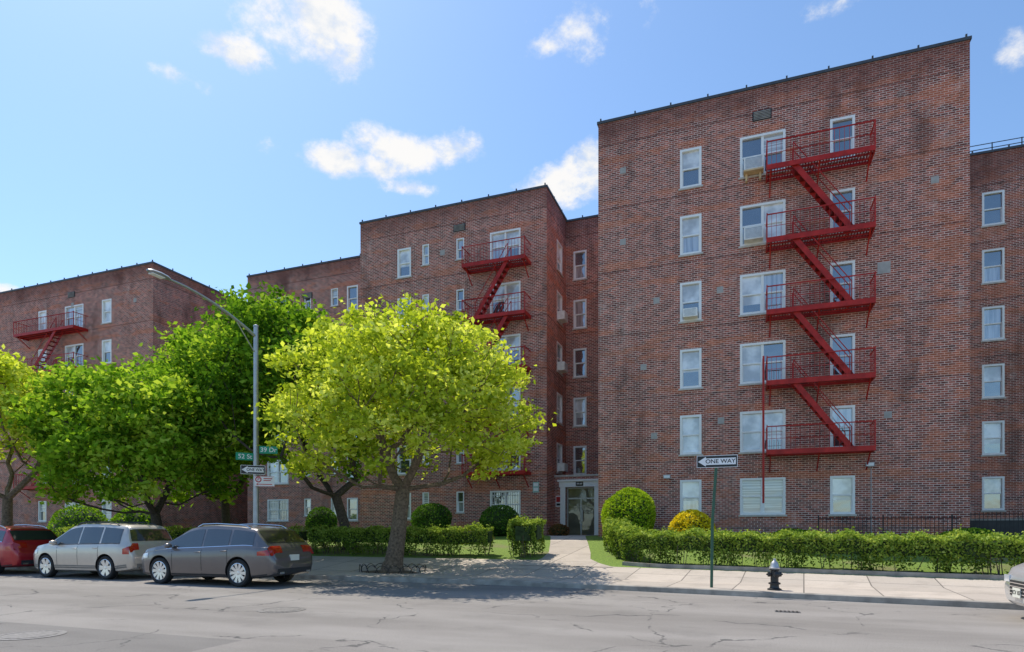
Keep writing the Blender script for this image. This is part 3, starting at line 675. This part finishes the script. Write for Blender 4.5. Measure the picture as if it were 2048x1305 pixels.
def flat(parent,p,w,h,txt,mat,rot=0,tm=None,name='sign_panel'):
    T=facing(p)@Matrix.Rotation(rot,4,'Z'); mb=MB(); mb.box(-w/2,w/2,-.004,0,-h/2,h/2,0,T)
    s=mb.obj(name,[mat,WHT],parent=parent)
    textmesh(txt,h*.86,tm or WHT,'lettering',s,T@Matrix.Translation((0,-.008,-.005)),.001); return s
bp=cw(1423,15.4,.13)
sp=empty('street_sign',bp,'black one way arrow sign on dark green post','street sign')
mb=MB(); b=Vector(bp); mb.tube([b+Vector((0,0,-.05)),b+Vector((.02,0,1.6)),Vector(cw(1434,15.4,3.38))],.036,8); mb.obj('post',[GREENP],parent=sp)
oneway(sp,Vector(cw(1434,15.33,fz(1434,924,16.2)+.0)),.95,.30)
lu,lv=fu(512,16.9),16.9; lb=Vector((lu,lv,.13))
lp=empty('street_lamp',lb,'tall grey steel street lamp carrying green street name signs','street lamp')
mb=MB(); mb.lathe([(.001,0),(.2,0),(.2,.12),(.13,.2),(.12,.7),(.095,.78)],12,0,Matrix.Translation(lb)); mb.tube([lb+Vector((0,0,.7)),lb+Vector((0,0,8.35))],[.10,.075],12); mb.lathe([(.09,0),(.09,.06),(.001,.1)],12,0,Matrix.Translation(lb+Vector((0,0,8.3)))); mb.obj('pole',[GREYM],parent=lp)
mb=MB(); A=[] 
for t in np.linspace(0,1,12): A.append((lu-.15*t,lv-3.3*t,8.1+ .75*math.sin(t*math.pi/2)**.9))
mb.tube(A,[.05-.015*i/11 for i in range(12)],8); mb.tube([(lu,lv,7.5),(lu-.03,lv-.8,8.34)],.018,6); mb.obj('arm',[GREYM],parent=lp)
e_=Vector(A[-1]); mb=MB(); prof=[(.03,.05,.04),(-.1,.12,.07),(-.35,.16,.08),(-.6,.13,.06),(-.7,.05,.03)]
vs=[];fs=[]
for y,w_,h_ in prof:
    for k in range(10): a=2*math.pi*k/10; vs.append((e_.x+w_*math.cos(a),e_.y+y,e_.z+h_*math.sin(a)*(1 if math.sin(a)>0 else .6)))
for i in range(len(prof)-1):
    for k in range(10): fs.append((i*10+k,i*10+(k+1)%10,(i+1)*10+(k+1)%10,(i+1)*10+k))
fs.append(tuple(range(10))); fs.append(tuple(range(40,50))); mb.add(vs,fs,0,None,True); mb.box(e_.x-.09,e_.x+.09,e_.y-.6,e_.y-.2,e_.z-.065,e_.z-.045,1); mb.obj('lamp_head',[GREYM,WHT],parent=lp)
PY=21.1
flat(lp,Vector(cw(490,PY,4.02)),.58,.25,'52 St',SIGNG,.15)
flat(lp,Vector(cw(537,PY,4.24)),.58,.25,'39 Dr',SIGNG,-.15)
oneway(lp,Vector(cw(506,PY-.12,3.56)),.76,.30)
T=facing(Vector(cw(529,PY-.12,3.17))); mb=MB(); mb.box(-.31,.31,-.004,0,-.17,.17,0,T); mb.box(-.30,.30,-.006,-.004,.155,.165,1,T); mb.box(-.30,.30,-.006,-.004,-.165,-.155,1,T)
mb.lathe([(.001,0),(.10,0),(.10,.002),(.001,.003)],18,1,T@Matrix.Translation((-.19,-.005,.06))@Matrix.Rotation(math.pi/2,4,'X')); mb.lathe([(.001,0),(.065,0),(.001,.002)],18,0,T@Matrix.Translation((-.19,-.0085,.06))@Matrix.Rotation(math.pi/2,4,'X'))
mb.box(-.03,.24,-.007,-.004,.08,.11,1,T); mb.box(-.03,.2,-.007,-.004,.02,.045,1,T); mb.box(-.2,.24,-.007,-.004,-.11,-.085,1,T); mb.add([(-.27,-.007,-.0975),(-.2,-.007,-.135),(-.2,-.007,-.06)],[(0,1,2)],1,T)
s=mb.obj('sign_panel',[WHT,RED],parent=lp); textmesh('P',.13,RED,'lettering',s,T@Matrix.Translation((-.19,-.0125,.06)),.001)
hp=Vector(cw(1549,14.75,.13)); hy=empty('fire_hydrant',hp,'black fire hydrant with silver top on sidewalk','fire hydrant')
HB=pmat('black_hydrant_paint',(.02,.02,.022),.35); HS=pmat('silver_hydrant_paint',(.50,.50,.50),.4,.6)
mb=MB(); mb.lathe([(.001,0),(.16,0),(.16,.03),(.11,.05),(.10,.08),(.10,.13),(.135,.14),(.135,.17),(.09,.19),(.088,.45),(.11,.47),(.11,.5)],18,0,Matrix.Translation(hp))
for a,r in ((0,.05),(math.pi,.05),(-math.pi/2,.065)):
    T=Matrix.Translation(hp+Vector((0,0,.37)))@Matrix.Rotation(a+TH,4,'Z')@Matrix.Rotation(math.pi/2,4,'Y'); mb.lathe([(r*.8,.06),(r*.8,.11),(r*1.15,.11),(r*1.15,.15),(r*.5,.165),(.018,.17),(.018,.19),(.001,.19)],12,0,T)
mb.obj('body',[HB],parent=hy)
mb=MB(); mb.lathe([(.115,.5),(.12,.53),(.10,.56),(.095,.60),(.07,.66),(.035,.69),(.03,.70),(.03,.74),(.001,.745)],18,0,Matrix.Translation(hp)); mb.obj('bonnet',[HS],parent=hy)
# ---------------------------------------------------------------- cars
TYRE=pmat('tyre_rubber',(.018,.018,.018),.8); RIM=pmat('alloy_rim',(.75,.76,.77),.25,.8,var=.05); CGL=glassmat('car_glass',(.008,.009,.010),.11)
TAIL=pmat('tail_light_red',(.42,.008,.008),.12,coat=1.); HEAD=pmat('headlight_clear',(.65,.67,.7),.1,coat=1.); PLAST=pmat('dark_plastic_trim',(.03,.03,.032),.6); CHR=pmat('chrome_trim',(.7,.7,.72),.12,1.,var=.03); INNER=pmat('wheel_arch_dark',(.008,.008,.008),.9)
PLATE=pmat('licence_plate',(.78,.77,.68),.4,var=.02)
def car(label,cx,cy,W0,L,top,belt,wx,paint,R=.36,clad=None,win=((-.05,1.22),(-.97,-.12),(-1.78,-1.05)),wsx=(.60,1.28),rwx=(-2.15,-1.82),rack=0,plate='',rot=math.pi,tail=((-2.31,-2.22),(.42,.86),(-2.26,-1.95),(.86,1.02)),lo0=.24,spokes=10):
    e=empty('parked_car',(cx,cy,0),label,'car','cars parked along the kerb',rotz=rot)
    H=L/2
    WX=[-H,-H+.05,-H+.18,-H+.5,-.3,H-.75,H-.35,H-.12,H]; WY=[.76,.86,.93,.985,1,.985,.92,.82,.66]
    wid=lambda x:float(np.interp(x,WX,WY))*W0
    low=lambda x:float(np.interp(x,[-H,-H+.12,-H+.6,H-.6,H-.1,H],[lo0+.12,lo0+.06,lo0,lo0-.02,lo0,lo0+.08]))
    tk=np.array(top); bk=np.array(belt)
    def topf(x):
        return sum(float(np.interp(min(max(x+d,-H),H),tk[:,0],tk[:,1]))*w for d,w in ((-.05,.2),(-.025,.2),(0,.2),(.025,.2),(.05,.2))) if -H+.35<x<H-.12 else float(np.interp(x,tk[:,0],tk[:,1]))
    def sec(x):
        W=wid(x); zl=low(x); zt=topf(x); zb=min(float(np.interp(x,bk[:,0],bk[:,1])),zt-.02); h=zt-zb; zm=zl+(zb-zl)*.6
        w2=W-.055-.33*h*.86
        return [(0,zl),(W-.16,zl),(W-.06,zl+.04),(W-.02,zl+.15),(W,zm),(W-.004,zb-(zb-zm)*.35),(W-.03,zb-.015),(W-.055,zb+h*.03),(W-.055-.33*h*.45+.012*min(1,h*2),zb+h*.45),(w2,zb+h*.86),(w2-.05,zb+h*.945),(w2-.14,zb+h*.985),(w2*.45,zb+h*.998),(0,zt)]
    def sidey(x,z): s=sec(x); return float(np.interp(z,[p[1] for p in s[1:]],[p[0] for p in s[1:]]))
    def topz(x,y): s=sec(x)[7:]; s=s[::-1]; return float(np.interp(abs(y),[p[0] for p in s],[p[1] for p in s]))
    xs=sorted(set([round(x,4) for x in list(np.arange(-H,H,.07))+[H]+list(tk[:,0])]))
    vs=[];fs=[];n=14; m=2*n-2
    for x in xs:
        s=sec(x)
        for y,z in s: vs.append((x,y,z))
        for y,z in s[-2:0:-1]: vs.append((x,-y,z))
    for i in range(len(xs)-1):
        for k in range(m): fs.append((i*m+k,(i+1)*m+k,(i+1)*m+(k+1)%m,i*m+(k+1)%m))
    fs.append(tuple(range(m))); fs.append(tuple(reversed(range((len(xs)-1)*m,len(xs)*m))))
    me=bpy.data.meshes.new('body'); me.from_pydata(vs,[],fs); me.materials.append(paint); me.materials.append(INNER); me.update()
    body=bpy.data.objects.new('body',me); COL.objects.link(body)
    cut=MB()
    for x in wx:
        for sg in (1,-1):
            T=Matrix.Translation((x,sg*(W0+.15),R+.01))@Matrix.Rotation(math.pi/2*sg,4,'X')
            nn=32; vv=[]
            for zz in (0,.50):
                for k in range(nn): a=2*math.pi*k/nn; vv.append(((R+.055)*math.cos(a),(R+.055)*math.sin(a),zz))
            ff=[(k,(k+1)%nn,nn+(k+1)%nn,nn+k) for k in range(nn)]+[tuple(reversed(range(nn))),tuple(range(nn,2*nn))]
            cut.add(vv,ff,1,T)
    co=cut.obj('cutter',[paint,INNER],local=True)
    md=body.modifiers.new('b','BOOLEAN'); md.object=co; md.operation='DIFFERENCE'; md.solver='EXACT'
    bpy.context.view_layer.update()
    me2=bpy.data.meshes.new_from_object(body.evaluated_get(bpy.context.evaluated_depsgraph_get()))
    body.modifiers.clear(); body.data=me2; bpy.data.objects.remove(co)
    for p in me2.polygons: p.use_smooth=True
    me2.set_sharp_from_angle(angle=math.radians(32)); body.parent=e
    def spatch(mb,x0,x1,zf0,zf1,off=.005,nx=14,nz=4,m=0,both=(1,-1)):
        for sg in both:
            V=[];Fc=[]
            for i in range(nx+1):
                x=x0+(x1-x0)*i/nx; a=zf0(x) if callable(zf0) else zf0; b=zf1(x) if callable(zf1) else zf1
                for j in range(nz+1):
                    z=a+(b-a)*j/nz; V.append((x,sg*(sidey(x,z)+off),z))
            for i in range(nx):
                for j in range(nz):
                    q=(i*(nz+1)+j,(i+1)*(nz+1)+j,(i+1)*(nz+1)+j+1,i*(nz+1)+j+1); Fc.append(q)
            mb.add(V,Fc,m,None,True)
    def tpatch(mb,x0,x1,y0,y1,off=.005,nx=8,ny=10,m=0,rel=False):
        V=[];Fc=[]
        for i in range(nx+1):
            x=x0+(x1-x0)*i/nx
            s=sec(x)
            ye0,ye1=(y0*s[9][0],y1*s[9][0]) if rel else (y0,y1)
            for j in range(ny+1):
                y=ye0+(ye1-ye0)*j/ny; V.append((x+(off if x>0 else -off),y,topz(x,y)+off))
        for i in range(nx):
            for j in range(ny): Fc.append((i*(ny+1)+j,(i+1)*(ny+1)+j,(i+1)*(ny+1)+j+1,i*(ny+1)+j+1))
        mb.add(V,Fc,m,None,True)
    beltz=lambda x:min(float(np.interp(x,bk[:,0],bk[:,1])),topf(x)-.02)
    for x0,x1 in win:
        for sg in (1,-1):
            mb=MB(); spatch(mb,x0,x1,lambda x:beltz(x)+.025,lambda x:beltz(x)+max(.03,(topf(x)-beltz(x))*.86-.035),.006,both=(sg,)); mb.obj('side_window',[CGL],parent=e,local=True)
    mb=MB(); tpatch(mb,wsx[0],wsx[1],-.93,.93,.006,rel=True); mb.obj('windscreen',[CGL],parent=e,local=True)
    mb=MB(); tpatch(mb,rwx[0],rwx[1],-.92,.92,.007,rel=True); mb.obj('rear_window',[CGL],parent=e,local=True)
    mb=MB(); c=clad
    spatch(mb,-H+.2,wx[1]-R-.06,lambda x:low(x)+.02,lambda x:low(x)+(.2 if c else .08),.006,nz=2); spatch(mb,wx[1]+R+.06,wx[0]-R-.06,lambda x:low(x)+.02,lambda x:low(x)+(.2 if c else .1),.006,nz=2); spatch(mb,wx[0]+R+.06,H-.2,lambda x:low(x)+.02,lambda x:low(x)+(.2 if c else .08),.006,nz=2)
    mb.obj('lower_trim',[clad or PLAST],parent=e,local=True)
    for x in (win[0][1]-.25,(win[0][0]+win[1][1])/2,win[1][0]-.0):
        for sg in (1,-1):
            mb=MB(); spatch(mb,x-.006,x+.006,lambda x:low(x)+.12,lambda x:beltz(x)-.0,.003,nx=1,nz=8,both=(sg,)); mb.obj('door_gap',[INNER],parent=e,local=True)
    mb=MB(); spatch(mb,win[2][0],win[0][1],lambda x:beltz(x)+.004,lambda x:beltz(x)+.022,.009,nz=1,nx=30); mb.obj('window_trim',[CHR if not clad else PLAST],parent=e,local=True)
    for x in (win[0][0]+.1,win[1][0]+.12):
        for sg in (1,-1):
            mb=MB(); y=sidey(x,beltz(x)-.12); mb.tube([(x-.1,sg*(y),beltz(x)-.12),(x-.07,sg*(y+.03),beltz(x)-.12),(x+.07,sg*(y+.03),beltz(x)-.12),(x+.1,sg*y,beltz(x)-.12)],.014,6); mb.obj('door_handle',[paint],parent=e,local=True)
    for sg in (1,-1):
        x=win[0][1]-.22; mb=MB(); y=sidey(x,beltz(x))
        V=Matrix.Translation((x,sg*(y+.13),beltz(x)+.09))@Matrix.Diagonal((.09,.12,.075,1))
        mb.lathe([(math.sin(a),-math.cos(a)) for a in np.linspace(.05,math.pi-.05,7)],10,0,V); mb.beam((x,sg*(y-.02),beltz(x)+.03),(x,sg*(y+.1),beltz(x)+.06),.06,.03); mb.obj('wing_mirror',[paint],parent=e,local=True)
    (ta,tb),(ty0,ty1),(sa,sb),(sz0,sz1)=tail
    for sg in (1,-1):
        mb=MB(); tpatch(mb,ta,tb,sg*ty0,sg*ty1,.008,4,5); spatch(mb,sa,sb,sz0,lambda x:sz0+(sz1-sz0)*(1-.35*(x-sa)/(sb-sa)),.008,6,3,both=(sg,)); mb.obj('tail_light',[TAIL],parent=e,local=True)
        mb=MB(); spatch(mb,H-.5,H-.12,lambda x:beltz(x)-.17,lambda x:beltz(x)-.02,.008,6,3,both=(sg,)); mb.box(H-.06,H+.004,sg*.40 if sg>0 else -.62,.62 if sg>0 else -.40,.64,.76); mb.obj('headlight',[HEAD],parent=e,local=True)
    mb=MB(); mb.box(H-.02,H+.012,-.34,.34,.42,.68) 
    for i in range(4): mb.box(H+.012,H+.02,-.33,.33,.45+i*.06,.465+i*.06,1)
    mb.obj('grille',[PLAST,CHR],parent=e,local=True)
    mb=MB(); mb.box(-H-.012,-H+.03,-W0*.70,W0*.70,low(-H)+.0,low(-H)+.14); mb.box(-H-.03,-H+.02,-.62,-.45,low(-H)-.004,low(-H)+.05,1); mb.box(-H-.03,-H+.02,.45,.62,low(-H)-.004,low(-H)+.05,1); mb.obj('rear_bumper',[clad or PLAST,CHR],parent=e,local=True)
    mb=MB(); mb.box(-H-.015,-H+.04,-.17,.17,topf(-H)-.05,topf(-H)+.11); mb.obj('licence_plate',[PLATE],parent=e,local=True)
    mb=MB(); mb.box(H+.02,H+.035,-.16,.16,.40,.56); fp=mb.obj('licence_plate',[PLATE],parent=e,local=True)
    if plate:
        ORG[fp.name]=Vector((0,0,0)); textmesh(plate,.1,SBLK,'lettering',fp,Matrix.Translation((H+.037,0,.48))@Matrix.Rotation(math.pi/2,4,'Z'),.001)
    if rack:
        for sg in (1,-1):
            mb=MB(); P=[(x,sg*(sec(x)[10][0]-.0),topz(x,sec(x)[10][0])+(.06 if -1.45<x<.15 else .005)) for x in np.linspace(-1.6,.3,12)]; mb.tube(P,.016,6); mb.obj('roof_rail',[PLAST if rack==2 else CHR],parent=e,local=True)
        if rack==2:
            for x in (-1.1,-.2): mb=MB(); y=sec(x)[10][0]; mb.beam((x,-y,topf(x)+.055),(x,y,topf(x)+.055),.05,.02); mb.obj('roof_bar',[PLAST],parent=e,local=True)
    for x in wx:
        for sg in (1,-1):
            T=Matrix.Rotation(-math.pi/2*sg,4,'X')
            mb=MB(); mb.lathe([(R*.70,-.10),(R*.9,-.115),(R*.985,-.09),(R,-.05),(R,.05),(R*.985,.09),(R*.9,.115),(R*.72,.10),(R*.70,.06)],32,0,T)
            w=mb.obj('wheel',[TYRE],parent=e,local=True); w.location=(x,sg*(W0-.13),R)
            mb=MB(); mb.lathe([(R*.72,.104),(R*.68,.110),(R*.65,.07),(R*.63,.02)],32,0,T); mb.lathe([(R*.64,.02),(.001,.02)],24,1,T); mb.lathe([(.001,.10),(.05,.098),(.065,.08),(.065,.02)],16,0,T)
            for k in range(spokes):
                a=2*math.pi*k/spokes; Ta=T@Matrix.Rotation(a,4,'Z'); wd=.8/spokes
                mb.add([(.04,-wd*.35,.09),(R*.68,-wd*.6,.10),(R*.68,wd*.6,.10),(.04,wd*.35,.09),(.04,-wd*.35,.05),(R*.68,-wd*.6,.06),(R*.68,wd*.6,.06),(.04,wd*.35,.05)],[(0,1,2,3),(0,4,5,1),(3,2,6,7),(4,7,6,5)],0,Ta)
            mb.obj('rim',[RIM,INNER],parent=w,local=True)
    return e
GREYC=pmat('metallic_grey_paint',(.15,.135,.135),.32,.5,var=.03,coat=.8); SILV=pmat('silver_beige_paint',(.55,.50,.44),.35,.4,var=.03,coat=.8); REDC=pmat('deep_red_paint',(.40,.008,.018),.3,.2,var=.03,coat=.8); SILV2=pmat('silver_paint',(.55,.55,.55),.3,.4,var=.03,coat=.8)
CLADM=pmat('grey_cladding',(.20,.19,.175),.6)
acT=[(-2.37,.74),(-2.34,.80),(-2.27,1.02),(-2.20,1.10),(-1.82,1.47),(-1.76,1.55),(-1.2,1.62),(-.4,1.665),(.2,1.65),(.55,1.57),(1.32,1.12),(1.45,1.08),(2.0,.99),(2.25,.88),(2.33,.78),(2.37,.66)]
acB=[(-2.37,.70),(-2.2,1.06),(-1.5,1.10),(0,1.03),(1.3,.98),(2.2,.85),(2.37,.62)]
sc_=lambda T,kx,kz:[(x*kx,z*kz) for x,z in T]
car('dark grey crossover parked at the kerb near lamp post',-14.2,14.2,.97,4.95,sc_(acT,4.95/4.74,1.02),sc_(acB,4.95/4.74,1.02),(1.50,-1.36),GREYC,.38,rack=1,win=((-.05,1.26),(-1.0,-.12),(-1.84,-1.08)),wsx=(.62,1.32),rwx=(-2.22,-1.88),tail=((-2.41,-2.31),(.42,.88),(-2.36,-2.02),(.86,1.02)))
sfT=[(-2.25,.72),(-2.22,.80),(-2.17,1.05),(-2.12,1.12),(-1.92,1.56),(-1.82,1.63),(-1,1.69),(0,1.70),(.3,1.66),(.5,1.60),(1.15,1.15),(1.3,1.08),(1.9,.99),(2.12,.88),(2.2,.75),(2.25,.62)]
sfB=[(-2.25,.68),(-2.12,1.05),(-1.5,1.07),(0,1.04),(1.2,1.0),(2.1,.85),(2.25,.6)]
car('silver beige older station SUV with grey lower trim',-19.9,14.7,.94,4.7,sc_(sfT,4.7/4.5,1.04),sc_(sfB,4.7/4.5,1.04),(1.43,-1.30),SILV,.37,clad=CLADM,win=((-.05,1.12),(-1.0,-.12),(-1.88,-1.08)),wsx=(.57,1.17),rwx=(-2.20,-2.03),rack=2,tail=((-2.30,-2.235),(.55,.86),(-2.24,-2.03),(.80,1.05)),spokes=6)
car('deep red SUV parked at the kerb beneath trees',-25.6,14.9,.94,4.7,[(x*4.7/4.74,z*1.03) for x,z in acT],[(x*4.7/4.74,z*1.03) for x,z in acB],(1.4,-1.27),REDC,.36,rack=1,win=((-.05,1.15),(-.95,-.12),(-1.72,-1.02)),rwx=(-2.13,-1.8),tail=((-2.29,-2.2),(.42,.86),(-2.25,-1.95),(.86,1.02)))
car('silver car nose with licence plate at the kerb',6.72,12.95,.93,4.74,acT,acB,(1.45,-1.30),SILV2,.36,plate='3CV 107')
# ---------------------------------------------------------------- camera, sun, sky
cd=bpy.data.cameras.new('camera'); cam=bpy.data.objects.new('camera',cd); COL.objects.link(cam)
cam.location=(0,0,CAMZ); cam.rotation_euler=(math.pi/2,0,TH); cd.sensor_width=36; cd.lens=F/2048*36; cd.shift_y=(1060-652.5)/2048; cd.clip_end=4000; cd.clip_start=.1
bpy.context.scene.camera=cam
EL=math.radians(60); sx,sy=c2w(-.62,.78); h=math.hypot(sx,sy); sd=Vector((sx/h*math.cos(EL),sy/h*math.cos(EL),math.sin(EL)))
sl=bpy.data.lights.new('sun','SUN'); sl.energy=5.0; sl.angle=math.radians(.5); sl.color=(1,.93,.82); so=bpy.data.objects.new('sun',sl); COL.objects.link(so)
so.rotation_euler=sd.to_track_quat('Z','Y').to_euler(); so.location=sd*60
w=bpy.data.worlds.new('World'); bpy.context.scene.world=w; w.use_nodes=True; nt=w.node_tree; bg=nt.nodes['Background']
sky=nt.nodes.new('ShaderNodeTexSky'); sky.sky_type='NISHITA'; sky.sun_disc=False; sky.sun_elevation=EL; sky.sun_rotation=math.atan2(sd.x,sd.y); sky.air_density=1.0; sky.dust_density=.6; sky.ozone_density=1.0
STR=.15; bg.inputs[1].default_value=STR
tc=nt.nodes.new('ShaderNodeTexCoord'); D=tc.outputs['Generated']; s=nt.nodes.new('ShaderNodeSeparateXYZ'); nt.links.new(D,s.inputs[0])
az=mathn(nt,'ARCTAN2',s.outputs[0],s.outputs[1]); el=mathn(nt,'ARCSINE',s.outputs[2])
def azel(px,py):
    x=(px-1024)/F; z=(1060-py)/F; u,v=c2w(x,1); l=math.sqrt(u*u+v*v+z*z); return math.atan2(u,v),math.asin(z/l)
clouds=[(630,50,140,105,.95),(475,110,85,40,1),(375,165,75,30,.9),(680,120,75,55,.8),(700,325,150,40,1.15),(800,300,110,56,1.15),(905,300,65,44,1),(812,374,60,20,.8),(1130,372,130,55,1.2),(1165,325,65,45,1.1),(1170,45,120,80,.52),(1070,95,60,30,.45),(1660,8,90,36,.85),(2035,85,45,50,.5),(5,578,45,16,1)]
acc=None
for px,py,wx_,wy_,amp in clouds:
    a,e=azel(px,py); a1,_=azel(px+wx_,py); _,e1=azel(px,py-wy_)
    da=mathn(nt,'DIVIDE',mathn(nt,'SUBTRACT',az,a),abs(a1-a)); de=mathn(nt,'DIVIDE',mathn(nt,'SUBTRACT',el,e),abs(e1-e))
    q=mathn(nt,'ADD',mathn(nt,'MULTIPLY',da,da),mathn(nt,'MULTIPLY',de,de)); m=mathn(nt,'MULTIPLY',mathn(nt,'SUBTRACT',1.15,q),amp)
    m=mathn(nt,'MAXIMUM',m,-1.0)
    acc=m if acc is None else mathn(nt,'MAXIMUM',acc,m)
mp=nt.nodes.new('ShaderNodeMapping'); mp.inputs['Scale'].default_value=(1,1,1.4); nt.links.new(D,mp.inputs[0])
n1=noise_n(nt,mp.outputs[0],13,8,.64)
val=mathn(nt,'ADD',mathn(nt,'MULTIPLY',acc,.68),mathn(nt,'MULTIPLY',mathn(nt,'SUBTRACT',n1,.5),3.1))
mask=ramp(nt,val,.08,.95)
mp2=nt.nodes.new('ShaderNodeMapping'); mp2.inputs['Scale'].default_value=(1,1,1.4); mp2.inputs['Location'].default_value=(0,0,.03); nt.links.new(D,mp2.inputs[0])
n2=noise_n(nt,mp2.outputs[0],13,4,.6)
lit=ramp(nt,mathn(nt,'ADD',mathn(nt,'SUBTRACT',n1,n2),mathn(nt,'MULTIPLY',val,.12)),-.08,.20)
cc=mixc(nt,lit,(.78/STR,.83/STR,.90/STR),(1.0/STR,.98/STR,.95/STR))
skc=mixc(nt,1.0,sky.outputs[0],(1.02,1.22,1.36),'MULTIPLY')
fin=mixc(nt,mathn(nt,'MULTIPLY',mask,.96),skc,cc); nt.links.new(fin,bg.inputs[0])
sc=bpy.context.scene; sc.view_settings.view_transform='Standard'; sc.view_settings.look='None'; sc.view_settings.exposure=0; sc.view_settings.gamma=1
